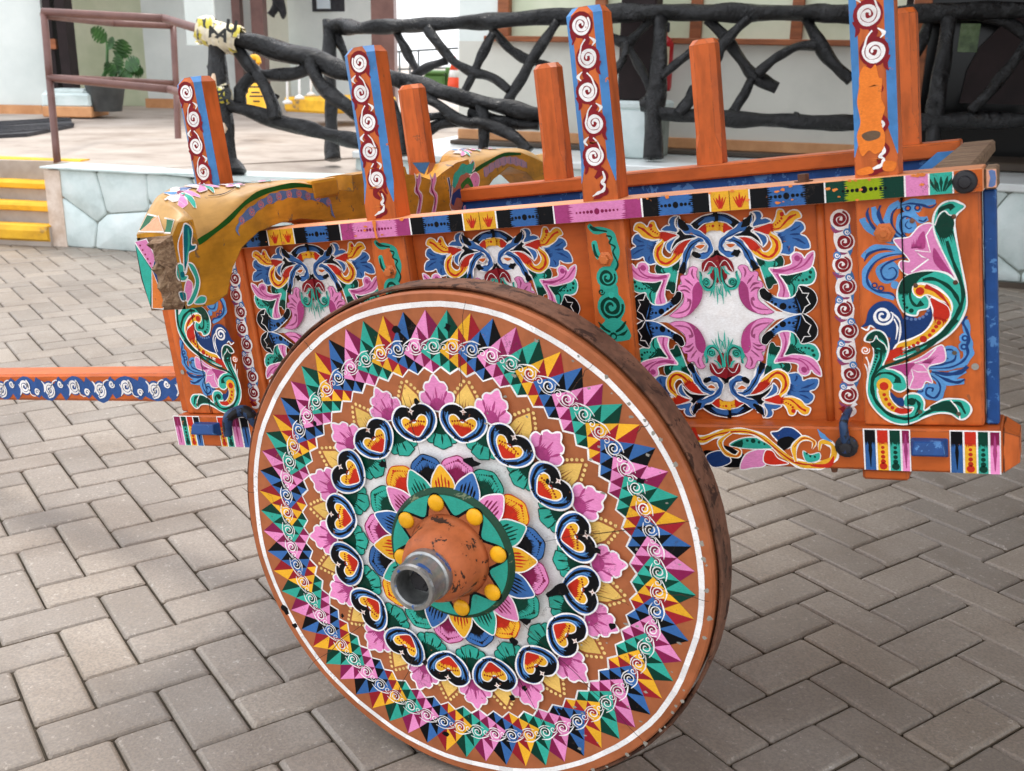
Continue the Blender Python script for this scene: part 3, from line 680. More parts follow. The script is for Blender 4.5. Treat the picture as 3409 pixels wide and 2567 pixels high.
fbox('wall', 560, 640, -330, 235, 12.4, 0.3, lb, M['wallcool']); fbox('column', 505, 523, -330, 200, 11.3, 0.15, lb, M['brown']); fbox('column', 546, 572, -330, 205, 11.2, 0.2, lb, M['brown'])
fbox('wall', 625, 822, -330, 212, 12.2, 0.3, lb, M['wallwhite'], 11.6)
wf = fbox('window', 678, 775, -60, 26, 12.0, 0.08, lb, M['black'], 11.75)
M['skypane'] = m_plain('painted_sky_pane', [(0.3, lin(196,214,226)), (0.7, lin(226,236,240))], 2, 0.1, 0.02)  # brightness of the sky painted into the pane colour
for (u0, u1) in ((688, 715), (720, 745), (749, 770)): fbox('pane', u0, u1, -40, 20, 11.93, 0.02, wf, M['skypane'], 11.85)
fbox('column', 803, 852, -330, 230, 10.6, 0.3, lb, M['brown'])
fbox('eave', -320, 850, -420, -330, 10.0, 2.5, lb, M['woodtrim'])
# column foot
cf = empty('column_foot'); tag(cf, 'low white masonry column foot with terracotta base by the glazed bay', 'plinth')
fbox('foot_body', 77, 184, 202, 234, 9.6, 0.42, cf, M['stonepaint'], None, 0.02); fbox('foot_base', 76, 185, 232, 256, 9.59, 0.44, cf, M['skirting'], None, 0.01)
fbox('foot_cap', 84, 176, 194, 204, 9.62, 0.38, cf, M['stonepaint'], None, 0.03)
# speckled notice board, wall figure
nb = fbox('speckled_board', 405, 468, -60, 98, 9.4, 0.03, None, M['wallwhite']); tag(nb, 'white board speckled with small dark and red dots beside the taped post', 'board')
rnd = random.Random(6)
for k in range(26):
    p = far(rnd.uniform(408, 464), rnd.uniform(-40, 88), 9.36); bm = bmesh.new(); bmesh.ops.create_icosphere(bm, subdivisions=1, radius=0.014, matrix=Matrix.Translation(p))
    frombm('dot', bm, nb, [M['black'], M['red'], M['darkcol']][k % 3])
wfig = empty('wall_figure'); tag(wfig, 'black metal figure hanging on the white wall, only its legs in view', 'wall ornament')
bm = bmesh.new(); tube(bm, [far(598,-40,11.8), far(600,-5,11.8), far(597,14,11.8), far(588,28,11.8), far(585,33,11.8)], [0.09,0.07,0.05,0.04,0.05], 8, 4); frombm('leg', bm, wfig, M['black'], True)
bm = bmesh.new(); tube(bm, [far(598,-40,11.75), far(601,-5,11.75), far(608,14,11.75), far(612,30,11.75), far(615,33,11.75)], [0.09,0.07,0.05,0.04,0.05], 8, 4); frombm('leg', bm, wfig, M['black'], True)
# yellow kerb, wet-floor sign, stanchions, cone, bin
kb = fbox('yellow_kerb', 606, 712, 213, 246, 9.3, 0.9, None, M['yellow'], 9.0, 0.02); tag(kb, 'low yellow painted kerb across the terrace', 'kerb')
sgn = empty('wet_floor_sign'); tag(sgn, 'yellow folding floor sign standing behind the black log branches', 'sign')
M['signyellow'] = m_plain('yellow_plastic', [(0.3, lin(236,168,20)), (0.7, lin(248,190,40))], 4, 0.4, 0.05)
for sg, dd in ((0, 7.6), (1, 7.95)):
    t0, b0, b1, t1 = far(541,135,7.78), far(528+sg*3,243,dd), far(582+sg*3,246,dd), far(559,136,7.78)
    bm = bmesh.new(); f_ = bm.faces.new([bm.verts.new(p) for p in (t0, b0, b1, t1)]); r_ = bmesh.ops.extrude_face_region(bm, geom=[f_])
    for v in [g_ for g_ in r_['geom'] if isinstance(g_, bmesh.types.BMVert)]: v.co += Vector((0.012, -0.02, 0))
    frombm('panel', bm, sgn, M['signyellow'])
bm = bmesh.new(); tube(bm, [far(541,136,7.75), far(543,126,7.75), far(550,123,7.75), far(557,127,7.75), far(559,137,7.75)], [0.02]*5, 8, 3); frombm('handle', bm, sgn, M['signyellow'], True)
for k, (u, v, w_) in enumerate(((550,178,9), (551,188,13), (552,200,9), (553,208,14), (554,219,7))):
    a_, b_ = far(u-w_, v, 7.58), far(u+w_, v, 7.58); bm = bmesh.new(); tube(bm, [a_, b_], [0.006, 0.006], 5, 1); frombm('print_line', bm, sgn, M['black'])
M['chain'] = m_plain('white_stanchion', [(0.3, lin(214,210,206)), (0.7, lin(232,230,226))], 4, 0.5)
for k, (u, v0, v1, dd) in enumerate(((620,150,222,9.2), (646,140,212,9.0), (671,150,205,9.6))):
    bm = bmesh.new(); tube(bm, [far(u, v0, dd), far(u+1, v1, dd)], [0.011, 0.011], 10, 2); st = frombm('stanchion_post', bm, None, M['chain'], True)
    bm = bmesh.new(); lathe(bm, [(0.001, 0), (0.045, 0.0), (0.04, 0.02), (0.012, 0.035)], 14, 'Z'); p = far(u+1, v1+2, dd)
    for v in bm.verts: v.co += p
    frombm('base', bm, st, M['chain'], True)
    tag(st, ['thin pale stanchion post at the left end of the yellow kerb', 'taller pale stanchion post on the yellow kerb', 'thin pale stanchion post set back behind the yellow kerb'][k], 'stanchion', 'stanchions by the yellow kerb')
cn = empty('traffic_cone'); tag(cn, 'orange traffic cone with a white band by the building corner', 'cone')
M['coneor'] = m_plain('orange_plastic', [(0.3, lin(226,66,32)), (0.7, lin(238,84,44))], 4, 0.4, 0.05)
p0 = far(981, 200, 8.2); h = (far(981, 121, 8.2).z - p0.z)
def ring(name, r0, z0, r1, z1, mat):
    bm = bmesh.new(); lathe(bm, [(r0, z0), (r1, z1)], 20, 'Z')
    for v in bm.verts: v.co += p0
    return frombm(name, bm, cn, mat, True)
ring('cone_lower', 0.058, 0.0, 0.044, h*0.42, M['coneor']); ring('reflective_band', 0.0442, h*0.42, 0.034, h*0.62, M['chain']); ring('cone_upper', 0.034, h*0.62, 0.012, h, M['coneor'])
bm = bmesh.new(); bbox(bm, -0.085, 0.085, -0.085, 0.085, -0.025, 0.0, 0.008)
for v in bm.verts: v.co += p0
frombm('cone_base', bm, cn, M['black'])
M['green'] = m_plain('green_plastic', [(0.3, lin(70,110,50)), (0.7, lin(96,134,70))], 4, 0.5, 0.05)
bn = empty('green_bin'); tag(bn, 'dull green lidded bin on the terrace beyond the railing', 'bin')
fbox('bin_body', 914, 960, 160, 205, 9.0, 0.4, bn, M['green'], None, 0.02); fbox('bin_lid', 911, 963, 153, 161, 8.97, 0.45, bn, M['green'], None, 0.02)
fbox('bin_post', 962, 974, 145, 205, 9.1, 0.1, bn, M['green'], None, 0.01)
# thin guard rail against the sea haze
gr = empty('guard_rail'); tag(gr, 'thin grey guard rail at the terrace edge against the white sky', 'railing')
for u in (863, 885, 904): pipe('upright', [(u,110),(u+1,205)], 0.012, gr, M['potgrey'], 12.5)
pipe('rail', [(852,112),(990,104)], 0.012, gr, M['potgrey'], 12.5); pipe('rail', [(852,150),(990,146)], 0.01, gr, M['potgrey'], 12.5)
# black mat at the head of the steps
p_ = [ground(0, 270*S, .4485), ground(150*S, 262*S, .4485), ground(160*S, 276*S, .4485), ground(60*S, 296*S, .4485), ground(-20*S, 300*S, .4485)]
mt = prism('rubber_mat', [(p.x, p.y) for p in p_][::-1], 0.4485, 0.475, None, M['black']); tag(mt, 'black ribbed rubber mat lying on the concrete terrace', 'mat')
for k in range(7):
    t = (k+0.5)/7; a_ = p_[0].lerp(p_[4], t); b_ = p_[1].lerp(p_[2], t) if t < 0.5 else p_[2].lerp(p_[3], (t-0.5)*1.4)
    bm = bmesh.new(); tube(bm, [a_ + Vector((0,0,0.028)), b_ + Vector((0,0,0.028))], [0.012, 0.012], 6, 2); frombm('rib', bm, mt, M['black'], True)
# potted monstera
pt = empty('potted_monstera'); tag(pt, 'potted monstera with broad split leaves in a grey pot by the glazed bay', 'plant')
pb0 = far(232, 240, 9.9); ph_ = far(232, 170, 9.9).z - pb0.z
bm = bmesh.new(); lathe(bm, [(0.13, 0), (0.185, ph_*0.9), (0.2, ph_*0.9), (0.2, ph_), (0.17, ph_), (0.16, ph_*0.85)], 24, 'Z')
for v in bm.verts: v.co += pb0
frombm('pot', bm, pt, M['potgrey'], True)
def monstera(u, v, sizepx, ang, tilt, d=9.8):
    c = far(u, v, d); sz = sizepx*d/2286; bm = bmesh.new(); n = 30; mid = []
    X = Vector((0.895, 0.446, 0)); Z = Vector((0,0,1)); Yv = Vector((0.446, -0.895, 0))
    up_ = (X*sin(ang) + Z*cos(ang)); rt_ = (X*cos(ang) - Z*sin(ang))*cos(tilt) + Yv*sin(tilt)
    L, Rr = [], []
    for i in range(n+1):
        t = i/n; w = sin(pi*min(1, t*0.93+0.08))**0.7*(0.62 if t > 0.05 else 0.4); notch = 0.42 if (i % 5 == 3 and 3 < i < n-3) else 1.0
        b_ = c + up_*((t-0.4)*sz*1.25) - Yv*(-0.08*sz*t*t)
        mid.append(bm.verts.new(b_)); dr_ = Yv*(-0.12*sz)
        L.append(bm.verts.new(b_ - rt_*(w*notch*sz) + dr_*w + up_*(0.14*sz*w))); Rr.append(bm.verts.new(b_ + rt_*(w*notch*sz) + dr_*w + up_*(0.14*sz*w)))
    for i in range(n):
        bm.faces.new((mid[i], mid[i+1], L[i+1], L[i])); bm.faces.new((mid[i+1], mid[i], Rr[i], Rr[i+1]))
    frombm('leaf', bm, pt, M['leaf'], True)
    return c - up_*(0.4*1.25*sz)
for k, (u, v, s_, a_, t_) in enumerate(((217,78,32,-0.9,0.3), (238,96,24,0.5,0.7), (262,110,34,0.3,-0.3), (283,140,30,1.1,0.3), (255,140,30,0.1,0.5), (292,152,26,1.7,-0.2), (240,152,26,-0.6,0.2), (268,160,26,2.0,0.4))):
    tip = monstera(u, v, s_, a_, t_, 9.8+0.05*(k % 3)); bm = bmesh.new(); tube(bm, [pb0 + Vector((0.02*k-0.06, 0, ph_*0.9)), (pb0+tip)/2 + Vector((0,0,ph_*0.3)), tip], [0.014, 0.011, 0.008], 6, 4); frombm('stem', bm, pt, M['leaf'], True)
# pale hill and sea haze are simply the bright sky beyond the terrace
# ================================================================== THE PAINTED OX CART
cart = empty('ox_cart', (0, 0, ZC), (0, KAP, 0))
tag(cart, 'orange ox cart painted with bright scrollwork, on a disc wheel with a kaleidoscopic rosette', 'cart')
YP = 0.205
def px(z, y, *pts):                                   # sighted points -> (x, z) on the cart-side plane y
    out = []
    for p in pts:
        q = loc(*z(*p), 1, y); out.append((q.x, q.z))
    return out
zz4 = lambda a, b: (2380+a/4.165, 680+b/4.165)
zb1 = lambda a, b: (2850+a/3.471, 640+b/3.471)
zb2 = lambda a, b: (2850+a/4.384, 1050+b/4.384)
zs5 = lambda a, b: (2050+a/1.666, 600+b/1.666)
zs27 = lambda a, b: (2700+a/1.4485, 500+b/1.4485)
zl4 = lambda a, b: (400+a/1.666, 500+b/1.666)
zl0 = lambda a, b: (a/2.458, 1300+b/2.458)
zr21 = lambda a, b: (2100+a/1.69, b/1.69)
zr10 = lambda a, b: (1000+a/1.915, b/1.915)
def side(y): return lambda x, z, h: (x, y-h, z)
# ---------------- side panels with mirrored scrollwork
CX, CZ = 0.3675, 0.2975
def rel(*pts): return [(x-CX, z-CZ) for x, z in px(zz4, YP, *pts)]
U = 0.0001                                            # one sheet unit in metres
Q = dict(
 white=rel((-60,365),(120,370),(160,420),(250,460),(360,560),(470,760),(580,960),(690,1150),(620,1200),(640,1290),(860,1480),(1200,1560),(0,1572),(-30,1000),(-60,590)),
 arch=rel((-50,116),(8,116),(150,135),(290,190),(395,258),(250,320),(150,255),(8,240),(-50,240)), archhi=rel((-10,200),(110,205),(230,250)),
 band=rel((-50,248),(8,250),(120,262),(250,330),(150,385),(70,362),(8,362),(-50,362)), bandred=rel((120,268),(185,290),(250,330),(150,385),(120,370)),
 bflower=rel((830,385),(950,370),(1050,290),(1110,240),(1180,240),(1240,290),(1255,360),(1205,420),(1275,450),(1325,520),(1332,605),(1250,625),(1180,620),(1115,600),(1100,660),(1040,710),(960,705),(915,690),(935,600),(930,500),(890,430)),
 bleaf1=rel((505,95),(560,80),(620,100),(650,160),(640,200),(700,195),(780,235),(740,270),(640,290),(540,310),(530,260),(560,200),(545,130)),
 bleaf2=rel((540,365),(620,390),(700,420),(740,470),(735,530),(680,585),(665,520),(620,450)),
 green=rel((560,715),(640,755),(760,790),(870,760),(920,720),(960,780),(950,850),(900,890),(820,890),(745,900),(800,980),(850,1060),(845,1100),(800,1110),(770,1160),(730,1160),(690,1080),(640,940),(600,820)),
 gd1=rel((840,775),(920,720),(960,780),(950,850),(900,890),(835,880),(880,830)), gd2=rel((690,1040),(760,1000),(850,1060),(845,1100),(800,1110),(770,1160),(730,1160)), gd3=rel((560,715),(640,755),(690,785),(640,840),(610,850)),
 pink=rel((745,890),(850,885),(970,860),(1060,820),(1050,740),(1080,690),(1140,665),(1210,690),(1245,745),(1290,690),(1380,645),(1392,720),(1370,810),(1330,880),(1250,930),(1100,970),(1000,985),(890,975),(940,1060),(990,1160),(1030,1295),(870,1295),(880,1180),(860,1080),(800,980)),
 teal=rel((900,985),(1050,985),(1200,945),(1340,870),(1390,930),(1388,1010),(1345,1090),(1270,1125),(1170,1130),(1160,1200),(1110,1270),(1030,1300),(1000,1160),(950,1060)),
 teald=rel((905,985),(1040,990),(1190,950),(1080,1040),(1010,1130),(950,1060)),
 yel=rel((545,350),(640,310),(790,265),(840,190),(870,90),(940,85),(985,150),(1030,105),(1090,80),(1160,100),(1198,180),(1130,220),(1080,290),(1000,340),(900,370),(790,382),(870,440),(920,520),(935,620),(900,710),(820,770),(730,785),(620,740),(530,670),(480,600),(420,520),(350,450),(450,455),(560,500),(620,560),(660,610),(690,650),(740,650),(790,600),(800,540),(775,480),(740,420),(640,380)),
 yr1=rel((545,350),(640,310),(770,272),(800,330),(770,385),(740,415),(640,380)), yr2=rel((350,450),(450,455),(560,500),(625,570),(560,620),(500,620),(420,520)),
 blk=rel((490,92),(545,150),(548,230),(505,283),(552,328),(515,370),(590,420),(650,490),(668,560),(600,500),(520,455),(420,440),(300,440),(200,455),(300,370),(400,290),(470,190)),
 tubeb=rel((620,1180),(680,1150),(730,1200),(800,1265),(900,1310),(1000,1310),(1090,1280),(1150,1200),(1170,1140),(1250,1140),(1340,1180),(1400,1260),(1415,1360),(1360,1460),(1250,1530),(1130,1532),(980,1490),(850,1420),(720,1340),(640,1270)),
 tk1=rel((620,1180),(680,1150),(730,1200),(790,1255),(740,1340),(690,1320),(640,1270)), tk2=rel((1150,1200),(1170,1140),(1250,1140),(1340,1180),(1400,1260),(1415,1360),(1360,1460),(1250,1530),(1210,1530),(1180,1400),(1120,1270)),
 scal=rel((1170,1150),(1220,1230),(1305,1230),(1275,1290),(1330,1385),(1260,1430),(1215,1530)),
 pin2=rel((325,860),(380,820),(450,840),(480,900),(510,930),(570,925),(600,960),(590,1045),(640,1060),(665,1110),(650,1150),(600,1180),(590,1260),(620,1330),(700,1400),(800,1470),(830,1495),(720,1525),(600,1510),(480,1450),(380,1350),(325,1220),(330,1080),(370,980),(350,900)),
 pin2d=rel((330,1080),(380,1060),(450,1150),(470,1300),(520,1430),(600,1510),(480,1450),(380,1350),(325,1220)),
 s1=rel((345,645),(240,690),(140,660),(95,570),(140,465),(245,378),(370,300),(470,215),(505,130)), s2=rel((140,475),(240,468),(345,530),(445,650),(525,800),(575,900)),
 eye=rel((165,545),(235,530),(305,555),(235,600)), curl=rel((240,1060)), curlb=rel((130,900),(110,1000),(150,1110),(230,1190),(310,1140),(330,1040),(300,960),(210,970)),
 mar=rel((20,715),(80,700),(180,740),(250,800),(262,915),(190,905),(150,850),(100,860),(60,870),(20,860)),
 mar2=rel((10,880),(60,870),(150,940),(160,1010),(110,1060),(60,1060)), marw=rel((60,870),(110,790),(170,790),(250,915)),
)
def ornament(cx, cz, name_parent, kx=1.0, seed=0):
    P = Paint(lambda x, z, h: (x + 0.0009*sin(53*z+seed) + 0.0006*sin(120*x+80*z+seed), YP-h, z + 0.0009*sin(47*x+2*seed) + 0.0006*sin(110*z-90*x))); rnd = random.Random(seed); P.k = 77+seed
    P.poly([(cx-.02, cz-.11), (cx+.02, cz-.11), (cx+.02, cz+.11), (cx-.02, cz+.11)], 'W')
    for sx in (1, -1):
        for sz in (1, -1):
            P.shape([(cx + sx*kx*a, cz + sz*b) for a, b in Q['white']], 'W', n=3)
    for sx in (1, -1):
        for sz in (1, -1):
            T = lambda pts: [(cx + sx*kx*a, cz + sz*b) for a, b in pts]
            R_ = lambda *pts: T(rel(*pts)); ow = 17*U
            P.shape(T(Q['arch']), 'K'); P.stroke(R_((8,118),(150,135),(290,190),(395,258)), ow, 'W'); P.stroke(R_((8,240),(150,255),(250,320)), ow*0.8, 'W'); P.stroke(T(Q['archhi']), [60*U, 75*U, 20*U], 'B'); P.stroke(R_((8,150),(140,165),(260,215)), [14*U, 12*U, 4*U], 'D')
            P.shape(T(Q['band']), 'Y'); P.shape(T(Q['bandred']), 'R'); P.dots(R_((20,300),(65,297),(105,303)), [20*U, 11*U, 8*U], 'R')
            P.shape(T(Q['bflower']), 'B', 'W', ow); P.spikes(*R_((870,420),(930,560)), Vector(R_((1010,430))[0]) - Vector(R_((890,480))[0]), 'D', 8, seed+1)
            for a in (((1060,380),(1130,350),(1195,305)), ((1080,480),(1170,500),(1272,548)), ((1000,590),(1030,630),(1030,670)), ((1050,432),(1120,428),(1195,425))): P.stroke(R_(*a), [8*U, 30*U, 10*U], 'D')
            P.shape(T(Q['bleaf1']), 'B', 'W', ow); P.shape(T(Q['bleaf2']), 'B', 'W', ow)
            P.shape(T(Q['green']), 'T', 'W', ow); [P.shape(T(Q[k]), 'G') for k in ('gd1', 'gd2', 'gd3')]
            P.spikes(*R_((850,790),(840,880)), Vector(R_((790,840))[0]) - Vector(R_((850,830))[0]), 'G', 7, seed+2); P.spikes(*R_((690,1040),(820,1020)), Vector(R_((740,960))[0]) - Vector(R_((750,1030))[0]), 'G', 8, seed+3); P.spikes(*R_((680,790),(620,850)), Vector(R_((700,880))[0]) - Vector(R_((650,820))[0]), 'G', 6, seed+4)
            P.shape(T(Q['teal']), 'T', 'W', ow); P.shape(T(Q['teald']), 'G'); P.spikes(*R_((1190,955),(1010,1120)), Vector(R_((1140,1090))[0]) - Vector(R_((1090,1040))[0]), 'G', 9, seed+5)
            P.dots(R_((1315,950),(1305,1015),(1260,1050),(1215,1065),(1160,1065),(1115,1060),(1075,1050)), [24*U, 21*U, 18*U, 17*U, 15*U, 13*U, 10*U], 'G'); P.stroke(R_((1040,1080),(1100,1160),(1088,1262)), [8*U, 26*U, 22*U], 'G')
            P.shape(T(Q['pink']), 'P', 'W', ow); P.stroke(R_((800,915),(950,925),(1100,880),(1190,800),(1200,740)), [50*U, 40*U, 24*U, 18*U, 40*U], 'DP'); P.stroke(R_((1080,920),(1230,850),(1370,690)), [8*U, 22*U, 26*U], 'DP')
            P.stroke(R_((850,960),(900,1050),(950,1180),(940,1290)), [30*U, 22*U, 24*U, 20*U], 'DP'); P.dot(*R_((1140,750))[0], 42*U, 'DP')
            P.shape(T(Q['yel']), 'Y', 'W', ow); P.shape(T(Q['yr1']), 'R'); P.shape(T(Q['yr2']), 'R'); P.spikes(*R_((770,275),(790,380)), Vector(R_((850,320))[0]) - Vector(R_((780,330))[0]), 'R', 6, seed+6); P.spikes(*R_((625,560),(540,620)), Vector(R_((660,680))[0]) - Vector(R_((590,590))[0]), 'R', 6, seed+7)
            P.stroke(R_((775,435),(850,505),(874,590),(845,685),(765,735),(680,705),(615,650),(575,595)), [12*U, 34*U, 36*U, 36*U, 34*U, 32*U, 28*U, 10*U], 'R')
            P.stroke(R_((790,350),(900,330),(980,255),(1050,180),(1125,142)), [10*U, 20*U, 28*U, 32*U, 24*U], 'R'); P.dots(R_((935,145),(930,200),(905,237),(875,262),(845,287),(805,302)), [32*U, 18*U, 15*U, 14*U, 13*U, 10*U], 'R')
            P.shape(T(Q['blk']), 'K', 'W', ow); P.stroke(R_((215,440),(330,375),(450,340)), [10*U, 60*U, 8*U], 'B', 'K')
            P.stroke(T(Q['s2']), [60*U, 100*U, 112*U, 112*U, 115*U, 120*U], 'W'); P.stroke(T(Q['s2']), [40*U, 78*U, 88*U, 88*U, 90*U, 90*U], 'B'); P.stroke(R_((500,750),(540,830),(575,900)), [20*U, 85*U, 92*U], 'K'); P.stroke(R_((220,470),(345,530),(445,650),(500,770)), [8*U, 20*U, 22*U, 10*U], 'K')
            P.stroke(T(Q['s1']), [60*U, 112*U, 108*U, 92*U, 88*U, 100*U, 130*U, 120*U, 24*U], 'W'); P.stroke(T(Q['s1']), [40*U, 88*U, 84*U, 68*U, 64*U, 78*U, 108*U, 98*U, 8*U], 'B'); P.stroke(R_((360,635),(300,672),(240,690)), [40*U, 92*U, 10*U], 'K')
            P.stroke(R_((240,655),(150,640),(105,560),(150,470),(270,395),(390,340)), [10*U, 22*U, 24*U, 24*U, 20*U, 8*U], 'D'); P.stroke(R_((370,300),(440,240),(500,130)), [20*U, 110*U, 20*U], 'K')
            P.shape(T(Q['eye']), 'O', 'W', 14*U, n=4)
            P.shape(T(Q['pin2']), 'P', 'V', 8*U); P.shape(T(Q['pin2d']), 'DP')
            for a in (((400,850),(430,920),(410,1000)), ((540,980),(490,1040),(440,1100)), ((620,1080),(540,1095),(480,1160)), ((640,1150),(560,1150),(490,1200))): P.stroke(R_(*a), [10*U, 30*U, 8*U], 'V')
            P.stroke(R_((545,1290),(500,1310),(540,1400),(640,1450),(760,1460)), [60*U, 30*U, 24*U, 24*U, 6*U], 'V')
            P.shape(T(Q['tubeb']), 'B', 'W', ow); P.shape(T(Q['tk1']), 'K'); P.shape(T(Q['tk2']), 'K'); P.spikes(*R_((780,1250),(720,1335)), Vector(R_((850,1340))[0]) - Vector(R_((750,1290))[0]), 'K', 8, seed+8); P.spikes(*R_((1120,1275),(1200,1510)), Vector(R_((1060,1430))[0]) - Vector(R_((1160,1400))[0]), 'K', 12, seed+9)
            P.stroke(T(Q['scal']), 13*U, 'W', smooth=False); P.dots(R_((950,1415),(850,1390),(800,1358),(762,1328),(1040,1425),(1095,1415),(1135,1390),(1170,1365)), [48*U, 23*U, 19*U, 16*U, 22*U, 19*U, 16*U, 10*U], 'K')
            P.shape(T(Q['mar2']), 'Mr'); P.shape(T(Q['mar']), 'Mr'); P.stroke(T(Q['marw']), 9*U, 'W'); P.stroke(R_((20,640),(60,690),(120,720)), [70*U, 40*U, 8*U], 'K')
            c_ = R_((238,1062))[0]
            P.stroke(R_((85,870),(92,980),(130,1090),(205,1160),(290,1130),(318,1040),(300,960),(315,905)), [22*U, 34*U, 44*U, 50*U, 52*U, 50*U, 36*U, 10*U], 'T'); P.dot(c_[0], c_[1], 62*U, 'T', 14)
            P.stroke(R_((98,880),(108,990),(145,1090),(215,1145),(280,1110),(296,1045)), [6*U, 15*U, 17*U, 18*U, 16*U, 8*U], 'G'); P.spiral(c_[0], c_[1], 48*U, 1.5, pi*0.2, sx*sz, 14*U, 'G'); P.stroke(R_((295,980),(290,930),(305,905)), [4*U, 16*U, 6*U], 'G')
            P.stroke(R_((115,860),(150,930),(205,958)), [24*U, 32*U, 10*U], 'T'); P.stroke(R_((55,880),(55,1000),(28,1110)), [26*U, 26*U, 10*U], 'T')
            for a in (((100,1110),(110,1250),(126,1385)), ((120,1120),(158,1200),(158,1290)), ((132,1115),(185,1190),(228,1270)), ((84,1115),(72,1200),(44,1262))): P.stroke(R_(*a), [8*U, 24*U, 3*U], 'T')
    for k in range(14): P.dot(cx+rnd.uniform(-.05,.05), cz+rnd.uniform(-.05,.05), rnd.uniform(.0003,.0009), 'GY')
    return P.build('painted_scrollwork', name_parent)
for k, (x0, x1, cx) in enumerate(((-0.497, -0.2015, -0.3445), (-0.1335, 0.178, 0.0150), (0.2405, 0.507, 0.3675))):
    sp = box('side_panel', x0, x1, YP, YP+0.018, 0.142, 0.455, cart, M['orange'], 0.001); ornament(cx, CZ, sp, 1.0, 20*k)
# ---------------- spiral strips
def white_chain(P, xc, z0, z1, n, w, flip):
    st = (z0-z1)/n
    P.stroke([(xc + (0.12*w if k % 2 else -0.12*w), z0-st*(k+.5)) for k in range(n)], [w*0.62]*2, 'SB'); 
    P.stroke([(xc + (-0.10*w if k % 2 else 0.10*w), z0-st*(k+.5)) for k in range(n)], [w*0.5]*2, 'W')
    for k in range(n):
        z = z0 - st*(k+.5); x = xc + (0.08*w if k % 2 else -0.06*w)
        P.dot(x, z, w*0.43, 'W', 14)
        P.spiral(x, z, w*0.34, 1.9, pi*0.4, flip, w*0.13, 'Mr')
        P.stroke([(x-w*.42, z-st*.32), (x-w*.2, z-st*.52), (x+w*.1, z-st*.5)], [w*.04, w*.16, w*.03], 'V')
        if 0 < k < n: P.dot(x+w*(0.12 if k % 2 else -0.2), z+st*0.42, w*0.17, 'SB', 10); P.spiral(x+w*(0.12 if k % 2 else -0.2), z+st*0.42, w*0.11, 1.2, 0, 1, w*0.05, 'W')
for (x0, x1, fl) in ((0.516, 0.562, 1), (-0.542, -0.497, -1)):
    sp = box('spiral_strip', x0, x1, YP-0.001, YP+0.018, 0.142, 0.455, cart, M['orange_v'], 0.001)
    P = Paint(side(YP-0.001)); white_chain(P, (x0+x1)/2, 0.440, 0.168, 9, 0.031, fl)
    xm = (x0+x1)/2; P.stroke([(xm+.008, .172), (xm+.002, .166), (xm+.006, .160), (xm-.004, .154), (xm-.012, .156)], [.004,.005,.005,.006,.002], 'W'); P.stroke([(xm-.012, .166), (xm-.008, .160), (xm, .158)], [.009,.007,.002], 'Mr')
    P.build('painted_spirals', sp)
for x in (0.5115, -0.492):
    bm = bmesh.new(); tube(bm, [(x, YP-0.002, 0.146), (x, YP-0.002, 0.45)], [0.0055, 0.0055], 12, 4); frombm('moulding', bm, cart, M['orange_v'], True)
# ---------------- battens with green scroll
for k, (x0, x1) in enumerate(((-0.2015, -0.1335), (0.178, 0.2405))):
    bt = box('batten', x0, x1, 0.184, YP+0.01, 0.142, 0.452, cart, M['orange_v'], 0.006, 2); P = Paint(side(0.184)); xm = (x0+x1)/2-0.002; w = 0.001
    P.stroke([(xm-.022,.445),(xm-.014,.436),(xm+.006,.434),(xm+.014,.42),(xm+.016,.395),(xm+.006,.375),(xm+.0,.352),(xm+.004,.325),(xm+.0,.295)], [.004,.011,.009,.012,.010,.014,.022,.034,.03], 'T')
    P.stroke([(xm-.020,.442),(xm-.012,.437),(xm+.006,.433)], [.004,.005,.002], 'G'); P.stroke([(xm+.004,.427),(xm+.012,.424),(xm+.008,.416),(xm+.016,.41),(xm+.012,.402),(xm+.018,.385),(xm+.010,.372)], .0026, 'G')
    P.shape([(xm-.02,.418),(xm-.012,.42),(xm-.009,.404),(xm-.002,.392),(xm-.012,.392),(xm-.018,.402)], 'T'); P.stroke([(xm-.017,.416),(xm-.015,.40),(xm-.004,.392)], [.003,.004,.001], 'G')
    P.dot(xm-.001, .366, .017, 'T', 14); P.spiral(xm-.001, .366, .013, 1.8, 0.4, 1, .0042, 'G')
    P.dot(xm+.001, .322, .022, 'T', 16); P.spiral(xm+.001, .322, .0185, 2.0, 0.2, 1, .0055, 'G'); P.shape([(xm-.024,.272),(xm-.02,.292),(xm-.006,.304),(xm+.01,.304),(xm+.022,.294),(xm+.025,.272)], 'T', n=3)
    for a in (-1, 1):
        P.stroke([(xm+a*.004,.284),(xm+a*.014,.29),(xm+a*.022,.30)], [.002,.005,.002], 'G'); P.stroke([(xm+a*.006,.279),(xm+a*.016,.281),(xm+a*.023,.287)], [.002,.004,.001], 'G')
    P.dot(xm, .278, .006, 'G'); P.dot(xm, .277, .0035, 'T'); P.dot(xm+.003, .340, .005, 'T'); P.spiral(xm-.012, .345, .005, 1.3, 0, 1, .002, 'G')
    P.build('painted_scroll', bt)
    bm = bmesh.new(); lathe(bm, [(0.012, 0.184), (0.012, 0.182), (0.0075, 0.181), (0.0075, 0.174), (0.006, 0.173)], 6)
    for v in bm.verts: v.co += Vector((xm, 0, 0.393))
    frombm('bolt', bm, cart, M['orange_bolt'])
